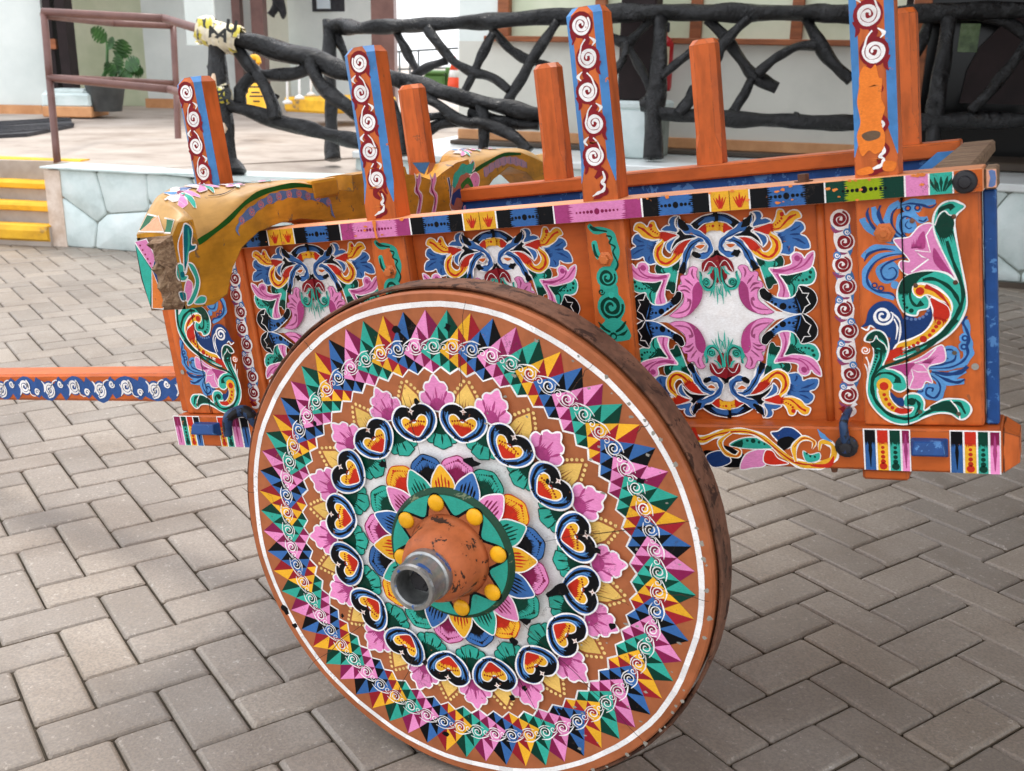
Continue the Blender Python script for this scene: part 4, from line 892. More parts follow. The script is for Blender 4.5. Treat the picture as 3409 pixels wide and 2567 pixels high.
# ---------------- end boards with big teal scroll
YE = 0.18
RB = [box('end_board', 0.5605, 0.6168, YE, YP+0.01, 0.1475, 0.452, cart, M['orange_v'], 0.003, 2), box('end_board', 0.6180, 0.7095, YE, YP+0.01, 0.1475, 0.452, cart, M['orange_v'], 0.006, 3)]
LBd = [box('end_board', -0.6095, -0.5365, YE, YP+0.01, 0.1475, 0.452, cart, M['orange_v'], 0.003, 2), box('end_board', -0.6720, -0.6107, YE, YP+0.01, 0.1475, 0.452, cart, M['orange_v'], 0.003, 2)]
def big_scroll(T, parent, gapx, seed=0):
    P = Paint(side(YE)); b1 = lambda *p: T(px(zb1, YE, *p)); b2 = lambda *p: T(px(zb2, YE, *p)); ow = 0.0022; u1 = 0.000118; u2 = 0.0000935
    # pale blue plumes with dark strokes
    for a in (((70,300),(110,380),(260,500),(440,590)), ((200,170),(250,330),(400,520),(600,640)), ((500,110),(380,220),(370,420),(560,580),(700,620)), ((920,110),(760,120),(600,130),(450,180)), ((830,300),(740,320),(640,250),(540,280),(500,380),(560,520),(700,600)), ((80,760),(180,660),(350,640),(640,680)), ((440,1230),(200,1130),(110,1020),(130,880),(280,740),(640,690)), ((480,900),(420,830),(300,860),(280,960),(380,1030),(480,950))):
        P.stroke(b1(*a), [50*u1, 75*u1, 75*u1, 30*u1], 'LB')
    P.dot(*b1((390,920))[0], 95*u1, 'LB', 14); P.dot(*b1((600,180))[0], 55*u1, 'LB'); P.dot(*b1((610,390))[0], 80*u1, 'LB', 12); P.dot(*b1((710,180))[0], 50*u1, 'LB'); P.dot(*b1((450,1070))[0], 45*u1, 'LB')
    for a, w in ((((145,180),(130,260),(190,390),(300,490),(500,610)), 30), (((285,150),(260,240),(320,380),(460,510),(690,630)), 40), (((480,170),(420,250),(420,380),(520,500),(700,590)), 22), (((930,130),(860,175),(750,145),(620,130),(520,150)), 24), (((820,300),(780,335),(720,320)), 18), (((95,800),(150,710),(300,660),(450,670)), 26), (((460,1230),(410,1170),(270,1150),(160,1090),(130,960),(230,800),(420,720),(700,715)), 26), (((700,755),(520,760),(360,820),(290,900),(330,1000),(430,1000),(470,930),(430,870),(370,890)), 22), (((640,300),(560,280),(510,360),(560,500),(720,585)), 22), (((600,330),(570,380),(610,420),(650,400)), 14)):
        P.stroke(b1(*a), [w*0.4*u1, w*u1, w*u1, w*0.8*u1, w*0.3*u1], 'D')
    for q in ((600,185),(710,180),(215,1075),(290,1110)): P.dot(*b1(q)[0], 34*u1, 'D', 10); P.dot(*b1(q)[0], 17*u1, 'O', 8)
    # lower right plume
    for a in (((1050,745),(1300,690),(1450,620),(1440,520)), ((1050,770),(1350,760),(1560,690),(1640,560),(1640,440),(1620,260),(1600,60)), ((1100,820),(1350,880),(1600,800)), ((1150,850),(1350,960),(1580,960)), ((1040,840),(1200,950),(1240,1080),(1180,1190),(1040,1160),(900,1110))): P.stroke(b2(*a), [40*u2, 110*u2, 120*u2, 70*u2], 'LB')
    P.dot(*b2((1370,570))[0], 130*u2, 'LB', 14); P.dot(*b2((1090,1100))[0], 120*u2, 'LB', 14); P.dot(*b2((1590,330))[0], 75*u2, 'LB'); P.dot(*b2((1580,450))[0], 75*u2, 'LB')
    for a, w in ((((1050,745),(1250,710),(1420,660),(1460,580)), 34), (((1050,770),(1350,760),(1540,680),(1630,560),(1620,440),(1650,330),(1600,180),(1560,100),(1620,10)), 36), (((1100,820),(1350,855),(1530,820),(1630,740)), 60), (((1150,850),(1330,940),(1480,975),(1590,930)), 40), (((1040,840),(1190,950),(1230,1080),(1150,1200),(1030,1150),(1040,1060),(1120,1060),(1110,1110)), 30), (((880,1110),(960,1110),(980,1080)), 24), (((1440,560),(1400,500),(1300,510),(1290,600),(1350,630)), 26)): P.stroke(b2(*a), [w*0.3*u2, w*u2, w*u2, w*0.7*u2], 'D')
    for q in ((1590,330),(1575,455)): P.dot(*b2(q)[0], 46*u2, 'D', 10); P.dot(*b2(q)[0], 20*u2, 'LB', 8)
    # dark blue field with white spiral
    P.shape(b1((60,1560),(110,1500),(150,1360),(250,1270),(380,1260),(480,1340),(540,1460),(560,1640),(540,1900),(380,1900),(440,1720),(300,1640),(190,1540)), 'D'); P.shape(b2((480,500),(560,180),(700,60),(960,130),(1100,60),(1120,100),(900,330),(700,400)), 'D', n=3); P.shape(b1((560,1420),(740,1460),(850,1330),(880,1400),(840,1560),(700,1680),(540,1720)), 'D', n=3)
    c_ = b1((310,1425))[0]; P.spiral(c_[0], c_[1], 110*u1, 1.9, pi*0.1, 1 if T is ident else -1, 30*u1, 'W'); P.stroke(b1((400,1380),(500,1480),(510,1640),(470,1800)), [12*u1, 22*u1, 20*u1, 6*u1], 'W'); P.stroke(b1((440,1460),(480,1560),(460,1700)), [14*u1, 22*u1, 5*u1], 'W'); P.stroke(b1((60,1560),(130,1590),(165,1540),(220,1570)), [10*u1, 26*u1, 20*u1, 6*u1], 'W')
    P.dots(b1((590,1455),(640,1465),(690,1465),(735,1455),(775,1438),(815,1405),(835,1365)), 17*u1, 'GB')
    # pink flowers
    P.shape(b1((660,470),(720,400),(800,360),(890,375),(960,560),(1150,1000),(1020,930),(800,900),(600,950),(500,860),(520,790),(620,790),(480,620),(440,540),(600,520)), 'P', 'W', ow*0.7); P.shape(b1((900,640),(1000,780),(1140,1000),(1020,930),(900,800)), 'DP'); P.shape(b1((720,520),(790,450),(800,640),(700,640)), 'DP', n=3); P.spikes(*b1((640,650),(760,640)), Vector(b1((690,480))[0])-Vector(b1((690,640))[0]), 'DP', 7, seed)
    P.stroke(b1((880,390),(810,500),(860,690),(680,670),(760,740),(840,770),(640,920)), 14*u1, 'W', smooth=False); P.spikes(*b1((640,850),(720,800)), Vector(b1((590,840))[0])-Vector(b1((690,780))[0]), 'DP', 6, seed+1)
    P.shape(b2((460,765),(740,690),(950,600),(1180,450),(1280,450),(1300,660),(1080,730),(1060,820),(1120,980),(1020,960),(960,1060),(800,1070),(760,1020),(740,900),(640,810)), 'P', 'W', ow*0.7); P.shape(b2((470,765),(740,695),(860,700),(800,780),(745,890),(640,810)), 'DP'); P.stroke(b2((1170,480),(1050,620),(850,690),(980,720),(1060,820),(900,820),(810,780),(840,900),(780,1050)), 14*u2, 'W', smooth=False); P.spikes(*b2((960,690),(1080,700)), Vector(b2((1180,560))[0])-Vector(b2((1020,690))[0]), 'DP', 7, seed+2)
    # teal main stem
    P.shape(b1((1260,165),(1200,120),(1120,95),(1010,120),(930,200),(890,320),(910,470),(980,640),(1100,880),(1180,1040),(1060,940),(900,905),(740,920),(600,960),(500,1070),(475,1200),(520,1340),(600,1410),(700,1420),(730,1365),(830,1340),(850,1260),(800,1180),(720,1210),(660,1130),(680,1070),(780,1050),(930,1090),(1060,1200),(1110,1300),(1090,1420),(1000,1560),(850,1700),(700,1790),(500,1840),(440,1930),(600,1890),(800,1810),(1000,1700),(1160,1560),(1270,1350),(1275,1150),(1210,800),(1150,480),(1140,330),(1170,250)), 'T', 'W', ow, n=4)
    P.shape(b1((1020,225),(1130,320),(1120,430),(1060,520),(980,520),(925,440),(920,350)), 'G'); P.spikes(*b1((950,480),(1120,440)), Vector(b1((1100,640))[0])-Vector(b1((1040,460))[0]), 'G', 8, seed+3, 1.2); P.stroke(b1((940,300),(980,200),(1080,160),(1120,190)), [10*u1, 40*u1, 50*u1, 90*u1], 'G')
    P.stroke(b1((910,380),(960,260),(1025,215),(1080,260),(1150,265)), 13*u1, 'W')
    P.shape(b1((560,980),(700,925),(900,915),(760,980),(690,1060),(640,1140),(500,1160),(500,1080)), 'G'); P.spikes(*b1((500,1150),(640,1140)), Vector(b1((570,1240))[0])-Vector(b1((570,1150))[0]), 'G', 8, seed+4)
    P.stroke(b1((1050,560),(1110,760),(1200,1000),(1240,1180),(1200,1340),(1110,1500),(960,1660),(760,1770),(560,1850)), [40*u1, 36*u1, 36*u1, 40*u1, 44*u1, 44*u1, 40*u1, 34*u1, 20*u1], 'G'); P.stroke(b1((770,1010),(900,1000),(1060,1080),(1160,1200),(1200,1310)), [30*u1, 40*u1, 40*u1, 36*u1, 14*u1], 'G'); P.stroke(b1((620,1150),(640,1250),(700,1310),(770,1270)), [20*u1, 26*u1, 30*u1, 70*u1], 'G')
    P.dots(b1((640,1365),(590,1330),(560,1290),(545,1250),(540,1210)), [26*u1, 16*u1, 14*u1, 12*u1, 10*u1], 'G')
    # red and yellow ribbons
    P.shape(b1((660,1090),(740,1060),(860,1080),(1000,1150),(1090,1250),(1110,1360),(1080,1400),(1060,1290),(960,1240),(820,1180),(740,1215),(670,1170)), 'Y', 'W', ow*0.7); P.dot(*b1((740,1140))[0], 46*u1, 'R', 12); P.stroke(b1((800,1080),(940,1150),(1050,1270),(1080,1340)), [40*u1, 44*u1, 24*u1, 8*u1], 'R')
    P.shape(b1((860,1220),(960,1260),(1060,1320),(1090,1440),(1020,1550),(900,1660),(760,1740),(560,1800),(440,1830),(490,1740),(640,1690),(800,1600),(890,1470),(890,1360)), 'Y', 'W', ow, n=4); P.shape(b1((860,1220),(960,1260),(1060,1320),(1085,1420),(1030,1470),(900,1440),(895,1350)), 'R'); P.spikes(*b1((900,1430),(1050,1470)), Vector(b1((960,1530))[0])-Vector(b1((980,1440))[0]), 'R', 8, seed+5); P.shape(b2((430,670),(480,530),(640,460),(660,560),(560,620)), 'R'); P.spikes(*b2((640,460),(660,580)), Vector(b2((760,480))[0])-Vector(b2((650,520))[0]), 'R', 6, seed+6)
    P.dots(b2((1210,105),(1172,158),(1128,218),(1078,282),(985,340),(905,397),(842,430),(783,460)), [32*u2, 28*u2, 28*u2, 27*u2, 50*u2, 26*u2, 24*u2, 22*u2], 'R')
    # lower teal: bud and tail
    P.shape(b2((400,720),(450,600),(480,460),(450,320),(380,230),(270,210),(170,270),(130,360),(220,400),(265,520),(240,660),(190,830),(165,1000),(170,1150),(230,1300),(360,1450),(520,1550),(700,1585),(880,1540),(1020,1470),(1200,1420),(1380,1430),(1510,1510),(1610,1490),(1680,1400),(1670,1310),(1580,1230),(1440,1210),(1280,1220),(1140,1290),(1000,1380),(1000,1260),(940,1160),(830,1130),(730,1160),(690,1240),(720,1330),(840,1340),(780,1420),(640,1440),(500,1400),(380,1290),(320,1140),(330,990),(430,930),(520,1000),(540,1070),(640,1110),(740,1060),(740,960),(680,860),(560,790),(460,770)), 'T', 'W', ow, n=4)
    P.shape(b2((170,300),(270,225),(380,250),(450,340),(465,460),(400,370),(300,310),(290,280),(260,370),(150,370)), 'G'); P.shape(b2((210,400),(290,340),(400,400),(440,500),(430,540),(340,470),(270,480)), 'G'); P.spikes(*b2((265,470),(430,520)), Vector(b2((350,700))[0])-Vector(b2((350,500))[0]), 'G', 8, seed+7, 1.2); P.stroke(b2((140,375),(250,375),(295,290),(330,350),(420,420),(455,500)), 14*u2, 'W')
    P.stroke(b2((370,480),(360,640),(290,800),(240,960),(250,1130),(320,1280),(480,1430),(700,1500),(840,1480),(960,1400)), [20*u2, 40*u2, 50*u2, 50*u2, 50*u2, 48*u2, 46*u2, 44*u2, 40*u2, 20*u2], 'G'); P.stroke(b2((280,900),(360,840),(500,840),(600,900),(610,980)), [20*u2, 34*u2, 36*u2, 40*u2, 130*u2], 'G')
    P.stroke(b2((280,860),(380,760),(560,690),(760,610),(980,500),(1160,370),(1330,230),(1480,60)), [20*u2, 40*u2, 40*u2, 42*u2, 44*u2, 46*u2, 46*u2, 40*u2], 'G')
    P.dots(b2((305,540),(308,595),(295,635),(282,675),(268,712),(255,748),(243,780),(230,812),(218,845)), [24*u2, 20*u2, 18*u2, 17*u2, 15*u2, 14*u2, 13*u2, 12*u2, 10*u2], 'G')
    P.shape(b2((1080,1330),(1200,1270),(1310,1240),(1400,1260),(1480,1360),(1520,1480),(1440,1430),(1300,1390),(1160,1390)), 'G'); P.stroke(b2((920,1480),(1060,1400),(1180,1360)), [10*u2, 40*u2, 60*u2], 'G'); P.stroke(b2((1380,1230),(1460,1320),(1500,1400),(1520,1510)), 18*u2, 'W'); P.stroke(b2((1420,1260),(1520,1290),(1600,1430)), [14*u2, 60*u2, 14*u2], 'G')
    P.dot(*b2((815,1250))[0], 56*u2, 'G', 12); P.stroke(b2((860,1210),(920,1280),(910,1370),(860,1440)), [20*u2, 40*u2, 36*u2, 12*u2], 'G')
    P.shape(b2((330,1080),(480,1070),(500,1180),(600,1310),(720,1360),(820,1370),(760,1420),(640,1430),(500,1390),(390,1290),(335,1160)), 'Y', 'W', ow*0.6, n=3); P.shape(b2((600,1340),(700,1350),(820,1370),(760,1420),(640,1430),(570,1390)), 'R', n=3); P.dots(b2((415,1150),(442,1215),(490,1290),(535,1340),(590,1385)), [26*u2, 27*u2, 30*u2, 28*u2, 26*u2], 'R')
    P.dot(*b2((415,1010))[0], 105*u2, 'Y', 18); P.dot(*b2((412,1025))[0], 62*u2, 'R', 14); P.shape(b2((510,1110),(600,1190),(690,1200),(700,1320),(600,1290),(530,1220)), 'D', n=3)
    c_ = b2((140,500))[0]; P.dot(c_[0], c_[1], 70*u2, 'O', 12); P.spiral(c_[0], c_[1], 62*u2, 1.6, 0.4, 1, 16*u2, 'W'); P.stroke(b2((150,600),(190,700),(190,860)), [22*u2, 22*u2, 6*u2], 'W'); P.stroke(b2((130,700),(165,780),(170,900)), [16*u2, 18*u2, 6*u2], 'W')
    for q in ((1440,540), (905,490), (940,1400), (1500,1430)): P.dot(*b2(q)[0], 32*u2, (0.12,0.09,0.06,1), 10)
    P.stroke([(gapx-0.0002, 0.150), (gapx-0.0002, 0.451)], [0.0013, 0.0013], 'K', smooth=False)
    for q in ((1740,740),): P.dot(*b2(q)[0], 50*u2, 'GY', 9)
    P.build('painted_scrollwork', parent)
ident = lambda pts: pts
big_scroll(ident, RB[1], 0.6174, 3)
XM = 0.0190
flip = lambda pts: [(2*XM - x + 0.0006, z) for x, z in pts]
big_scroll(flip, LBd[0], -0.6101, 9)
for (x, z, r_) in ((0.596, 0.4065, 0.011), (-0.565, 0.405, 0.011)):
    bm = bmesh.new(); lathe(bm, [(r_*1.25, YE+0.001), (r_*1.25, YE-0.0025), (r_*0.85, YE-0.003), (r_*0.85, YE-0.009), (r_*0.45, YE-0.0095), (r_*0.42, YE-0.013)], 6)
    for v in bm.verts: v.co += Vector((x, 0, z))
    frombm('bolt', bm, cart, M['orange_bolt'])
for q, zf in (((1130,280), zb1), ((650,330), zb1), ((1150,1040), zb1), ((690,1075), zb1)):
    x, z = px(zf, YE, q)[0]; bm = bmesh.new(); lathe(bm, [(0.0032, YE+0.001), (0.0032, YE-0.0022), (0.001, YE-0.003)], 8)
    for v in bm.verts: v.co += Vector((x, 0, z))
    frombm('nail', bm, cart, M['rust'])
# ---------------- bottom sill
def sill(name, y0, y1, parent, x1=0.731):
    bm = bmesh.new(); bbox(bm, -0.692, x1, y0, y1, 0.0865, 0.1465, 0.003)
    for v in bm.verts:
        if v.co.x > 0.7: 
            if abs(v.co.z-0.1165) > 0.0285: v.co.x -= 0.0
    return frombm(name, bm, parent, M['orange'])
sl = sill('bottom_sill', 0.17, 0.245, cart)
bm = bmesh.new(); e0 = [(0.7315,0.172,0.0885),(0.7315,0.243,0.0885),(0.7315,0.243,0.1445),(0.7315,0.172,0.1445)]; e1 = [(0.750,0.186,0.099),(0.750,0.235,0.099),(0.750,0.235,0.134),(0.750,0.186,0.134)]
A_ = [bm.verts.new(v) for v in e0]; B_ = [bm.verts.new(v) for v in e1]
for i in range(4): bm.faces.new((A_[i], A_[(i+1) % 4], B_[(i+1) % 4], B_[i]))
bm.faces.new(B_); bm.faces.new(A_); frombm('sill_nose', bm, sl, M['orange_v'])
P = Paint(side(0.17)); XR = lambda a: loc(*zs27(a, 1440), 1, 0.17).x; XL = lambda a: loc(*zl0(a, 330), 1, 0.17).x
def bar(x0, x1, cols, seed):
    z0, z1 = 0.0875, 0.1455; c0, c1 = cols
    P.poly([(x0,z0),(x1,z0),(x1,z1),(x0,z1)], c1); P.poly([(x0,z1-0.018),(x1,z1-0.018),(x1,z1),(x0,z1)], c0); P.spikes((x0,z1-0.017),(x1,z1-0.017),(0,-0.008), c0, 7, seed, 1.2)
    if c1 in ('Y', 'T'): P.dots([((x0+x1)/2, z0+0.006+0.0066*k) for k in range(6)], [0.0052,0.0034,0.003,0.0028,0.0024,0.002], 'R' if c1 == 'Y' else 'G')
    else: P.stroke([((x0+x1)/2, z1-0.006), ((x0+x1)/2, z0+0.004)], [0.001, 0.0045, 0.001], 'K' if c1 == 'B' else 'DP')
    P.stroke([(x0,z0),(x0,z1)], 0.0016, 'W', smooth=False); P.stroke([(x1,z0),(x1,z1)], 0.0016, 'W', smooth=False); P.stroke([(x0-.0008,z1-.0004),(x1+.0008,z1-.0004)], 0.0016, 'W', smooth=False)
for k, (a, b, c) in enumerate(((257,315,('K','B')), (318,375,('R','Y')), (378,435,('G','T')), (437,478,('Mn','P')))): bar(XR(a), XR(b), c, k)
P.build('painted_stripes', sl); P = Paint(side(0.17)); P.k = 71
for k, (a, b, c) in enumerate(((672,735,('K','B')), (738,800,('R','Y')), (803,858,('G','T')), (862,913,('Mn','P')))): bar(XR(a), XR(b), c, k)
P.build('painted_stripes', sl); P = Paint(side(0.17)); P.k = 91
for k, (a, b, c) in enumerate(((1442,1496,('Mn','P')), (1500,1546,('G','T')), (1549,1598,('R','Y')), (1601,1650,('K','B')))): bar(XL(a), XL(b), c, 20+k)
P.build('painted_stripes', sl); P = Paint(side(0.17)); P.k = 81
for k, (a, b, c) in enumerate(((1795,1846,('R','Y')), (1850,1902,('G','T')), (1908,1975,('Mn','P')), (1980,2045,('K','B')))): bar(XL(a), XL(b), c, 20+k)
P.build('painted_stripes', sl); P = Paint(side(0.17)); P.k = 55; s5 = lambda *p: px(zs5, 0.17, *p); v_ = 0.00024
P.shape(s5((560,1500),(600,1470),(700,1510),(720,1560),(690,1590),(600,1590),(500,1560),(490,1500)), 'K'); P.shape(s5((500,1530),(560,1500),(610,1510),(640,1560),(580,1590),(530,1585)), 'D', 'W', 6*v_)
P.shape(s5((690,1600),(720,1520),(800,1490),(860,1490),(830,1580),(760,1595)), 'P', 'W', 6*v_); P.shape(s5((630,1470),(700,1430),(800,1430),(890,1480),(860,1490),(740,1490)), 'T', 'W', 6*v_); P.shape(s5((640,1470),(700,1440),(700,1480)), 'G', n=2); P.dots(s5((700,1445),(730,1443),(762,1445),(795,1453),(825,1463)), [6*v_,9*v_,15*v_,9*v_,7*v_], 'G')
P.shape(s5((860,1400),(900,1390),(930,1370),(985,1375),(1035,1420),(1020,1450),(940,1490),(900,1450)), 'D', 'W', 7*v_); P.shape(s5((900,1440),(960,1420),(1000,1450),(930,1500),(900,1480)), 'K', n=3)
P.stroke(s5((410,1390),(470,1440),(560,1410),(650,1390),(760,1400),(850,1450),(940,1530),(1030,1575),(1130,1580),(1210,1540),(1200,1470),(1140,1450),(1130,1500)), [60*v_,52*v_,44*v_,40*v_,36*v_,38*v_,42*v_,50*v_,52*v_,46*v_,36*v_,32*v_,10*v_], 'W')
P.stroke(s5((420,1395),(470,1440),(560,1410),(650,1390),(760,1400),(850,1450),(940,1530),(1030,1575),(1130,1580),(1205,1540),(1200,1470),(1140,1452),(1130,1500)), [40*v_,40*v_,32*v_,28*v_,24*v_,26*v_,30*v_,38*v_,40*v_,34*v_,24*v_,22*v_,6*v_], 'Y')
P.stroke(s5((430,1400),(480,1440),(570,1408),(700,1392),(800,1420),(900,1500),(1000,1565),(1120,1580)), [4*v_,10*v_,9*v_,8*v_,8*v_,9*v_,12*v_,8*v_], 'R'); P.shape(s5((415,1390),(440,1370),(455,1410),(470,1440),(440,1440)), 'R', n=3); P.stroke(s5((1080,1580),(1180,1580),(1210,1530)), [8*v_,30*v_,8*v_], 'R')
for pts in (((640,1400),(580,1450),(610,1510),(670,1530),(690,1500),(650,1480)), ((1000,1560),(990,1480),(1040,1430),(1100,1450),(1090,1490))): P.stroke(s5(*pts), [20*v_,34*v_,34*v_,32*v_,26*v_,10*v_], 'W'); P.stroke(s5(*pts), [12*v_,22*v_,22*v_,20*v_,16*v_,6*v_], 'Y'); P.stroke(s5(*pts[1:]), [3*v_,7*v_,7*v_,5*v_], 'R')
P.shape(s5((830,1500),(870,1500),(900,1540),(960,1570),(870,1580),(820,1560)), 'R', 'W', 6*v_); P.shape(s5((1040,1500),(1080,1520),(1130,1510),(1130,1550),(1070,1565),(1045,1540)), 'T', 'W', 5*v_); P.dots(s5((1060,1515),(1080,1530),(1105,1533)), 7*v_, 'G'); P.stroke(s5((1120,1380),(1150,1420),(1200,1450)), [4*v_,26*v_,4*v_], 'LB')
# band hidden behind the wheel continues in plain leaves
P.stroke([(x, 0.117+0.012*sin(x*38)) for x in [-0.47+0.03*k for k in range(23)]], [0.010]*3, 'W'); P.stroke([(x, 0.117+0.012*sin(x*38)) for x in [-0.47+0.03*k for k in range(23)]], [0.006]*3, 'Y')
P.build('painted_scroll', sl)
far_sill = sill('bottom_sill', 0.805, 0.88, cart, 0.56)
# blue wedge pegs through the sill
for (x0, x1) in ((XR(481), XR(664)), (XL(1608), XL(1812))):
    bm = bmesh.new(); vs0 = [(x0,0.1715,0.108),(x1,0.1715,0.108),(x1,0.1715,0.1345),(x0,0.1715,0.1345)]; vs1 = [(x0+.003,0.150,0.116),(x1-.003,0.150,0.116),(x1-.006,0.156,0.1335),(x0+.006,0.156,0.1335)]
    A_ = [bm.verts.new(v) for v in vs0]; B_ = [bm.verts.new(v) for v in vs1]
    for i in range(4): bm.faces.new((A_[i], A_[(i+1) % 4], B_[(i+1) % 4], B_[i]))
    bm.faces.new(B_); bmesh.ops.bevel(bm, geom=list(bm.edges), offset=0.0015, segments=1, affect='EDGES'); frombm('wedge_peg', bm, cart, M['blue'])
# ---------------- top rail with colour blocks
rl = box('top_rail', -0.70, 0.7135, 0.17, 0.232, 0.4502, 0.4785, cart, M['orange_pale'], 0.002)
XU = lambda u: loc(u, 764-0.0866*(u-898)+22, 1, 0.17).x
P = Paint(side(0.17)); zt, zb = 0.4775, 0.4512
def blk(u0, u1, kind, seed):
    x0, x1 = XU(u0), XU(u1); q = [(x0,zb),(x1,zb),(x1,zt),(x0,zt)]; L = x1-x0; zm = (zt+zb)/2
    if kind in ('blue', 'pink', 'green'):
        mid, end = {'blue': ('B','K'), 'pink': ('P','DP'), 'green': ('LG','G')}[kind]
        P.poly(q, mid); e = min(0.24*L, 0.022)
        for s_, xa in ((1, x0), (-1, x1)):
            P.poly([(xa,zb),(xa+s_*e,zb),(xa+s_*e,zt),(xa,zt)], end); P.spikes((xa+s_*e,zb),(xa+s_*e,zt),(s_*0.010,0), end, 9, seed+s_, 1.3)
        n = 5; P.dot((x0+x1)/2, zm, 0.0046, 'K' if kind != 'pink' else 'Mn', 12, rx=0.9)
        for s_ in (-1, 1): P.dots([((x0+x1)/2+s_*(0.0085+0.0058*k), zm) for k in range(n) if 0.0085+0.0058*k < L/2-e*0.8], [0.0027,0.0024,0.0021,0.0018,0.0015], 'K' if kind != 'pink' else 'Mn')
    elif kind == 'yellow':
        P.poly(q, 'Y'); xm = (x0+x1)/2
        for xa, xb in ((x0, xm), (xm, x1)):
            c = (xa+xb)/2
            for k, dx in enumerate((-0.008, -0.004, 0.0, 0.004, 0.008)): P.stroke([(c+dx*0.25, zb+0.003), (c+dx*0.8, zm), (c+dx*1.1, zt-(0.003 if k == 2 else 0.008))], [0.0008, 0.0034 if k in (1, 2, 3) else 0.002, 0.0006], 'R')
        P.stroke([(xm, zb), (xm, zt)], 0.0008, 'K', smooth=False)
    elif kind == 'pinkplain': P.poly(q, 'P')
    elif kind == 'leaf':
        P.poly(q, 'T'); c = (x0+x1)/2
        for dx in (-0.013, -0.007, 0.0, 0.007, 0.013): P.stroke([(c+dx*0.3, zb+0.003), (c+dx*0.8, zm), (c+dx*1.1, zt-0.005)], [0.001, 0.004, 0.001], 'G')
    P.stroke([(x0,zb),(x0,zt)], 0.0022, 'W', smooth=False)
for k, (u0, u1, kd) in enumerate(((640,790,'pink'), (790,892,'blue'), (892,979,'yellow'), (979,1132,'blue'), (1134,1365,'pink'), (1367,1543,'blue'), (1543,1653,'yellow'), (1653,1843,'blue'), (1845,2136,'pink'), (2138,2364,'blue'), (2364,2496,'yellow'), (2496,2745,'blue'), (2747,3011,'green'), (3013,3091,'pinkplain'), (3093,3174,'leaf'))): blk(u0, u1, kd, 3*k)
P.stroke([(XU(3174),zb),(XU(3174),zt)], 0.0022, 'W', smooth=False); P.poly([(XU(3176),zb),(0.7125,zb),(0.7125,zt),(XU(3176),zt)], 'O')
rnd = random.Random(12)
for u0, u1, n in ((2745,2900,10), (1150,1350,5), (2560,2700,4), (700,980,6), (2050,2700,8), (3000,3100,5)):
    for k in range(n):
        x = XU(rnd.uniform(u0, u1)); z = rnd.choice((zt-0.001, rnd.uniform(zb, zt))); r_ = rnd.uniform(0.001, 0.0036)
        P.poly([(x+r_*rnd.uniform(.6,1.6)*cos(t*0.9), z+0.8*r_*rnd.uniform(.5,1.2)*sin(t*0.9)) for t in range(7)], (0.80, 0.24, 0.05, 1))
x = XU(1250); P.shape([(x,zb),(x+.004,zb),(x+.003,(zb+zt)/2),(x+.005,zt),(x-.002,zt),(x-.001,(zb+zt)/2)], (0.80,0.24,0.05,1))
P.build('painted_blocks', rl)
bm = bmesh.new(); bbox(bm, 0.714, 0.7285, 0.176, 0.230, 0.4515, 0.4775, 0.002); frombm('rail_nose', bm, rl, M['rawwood'])
P = Paint(side(0.176)); P.poly([(0.7165,0.4535),(0.7275,0.4535),(0.7275,0.4755),(0.7165,0.4755)], (0.9,0.45,0.3,1)); P.shape([(0.7185,0.455),(0.7262,0.456),(0.7262,0.473),(0.719,0.474),(0.7205,0.465)], 'GB', n=2); P.build('painted_nose', rl)
frail = box('top_rail', -0.70, 0.637, 0.818, 0.880, 0.4502, 0.4785, cart, M['orange'], 0.003)
# big black bolt on the rail end, nut on the rail top
xb_, zb_ = px(lambda a, b: (a, b), 0.17, (2085*S, 396*S))[0]
bm = bmesh.new(); lathe(bm, [(0.0140, 0.1705), (0.0145, 0.166), (0.0125, 0.163), (0.008, 0.162), (0.0065, 0.158), (0.003, 0.1575)], 20)
for v in bm.verts: v.co += Vector((xb_, 0, 0.464))
frombm('round_bolt', bm, cart, M['iron'])
xn, = [loc(1768*S, 378*S, 2, 0.4785).x]
bm = bmesh.new(); lathe(bm, [(0.0125, 0.4785), (0.0125, 0.4800), (0.0075, 0.4802), (0.0075, 0.4888), (0.005, 0.4892)], 6, 'Z')
for v in bm.verts: v.co += Vector((xn, 0.195, 0))
frombm('nut', bm, cart, M['rust'])
# ---------------- stakes
def stake(x0, x1, y0, y1, zt, near, parent):
    c = 0.0105; lv = [(0.4786, 0.001, 0), (0.505, 0.001, 0), (0.537, c, 0), (zt-0.010, c, 0), (zt, c+0.004, 0.006)]
    vs = []; fs = []; mi = []
    for z, ch, ins in lv:
        X0, X1, Y0, Y1 = x0+ins, x1-ins, y0+ins, y1-ins; chb = 0.003
        vs += [(X0+ch, Y0, z), (X1-ch, Y0, z), (X1, Y0+ch*0.75, z), (X1, Y1-chb, z), (X1-chb, Y1, z), (X0+chb, Y1, z), (X0, Y1-chb, z), (X0, Y0+ch*0.75, z)]
    for r in range(len(lv)-1):
        for k in range(8):
            a = r*8; fs.append((a+k, a+(k+1) % 8, a+8+(k+1) % 8, a+8+k)); mi.append(1 if near and r > 0 and k in (1, 7) else 0)
    n = (len(lv)-1)*8; fs.append(tuple(range(n, n+8))); mi.append(2)
    o = mesh('stake', vs, fs, parent, M['orange_v']); o.data.materials.append(M['paleblue_paint']); o.data.materials.append(M['rust'])
    o.data.polygons.foreach_set('material_index', mi); return o
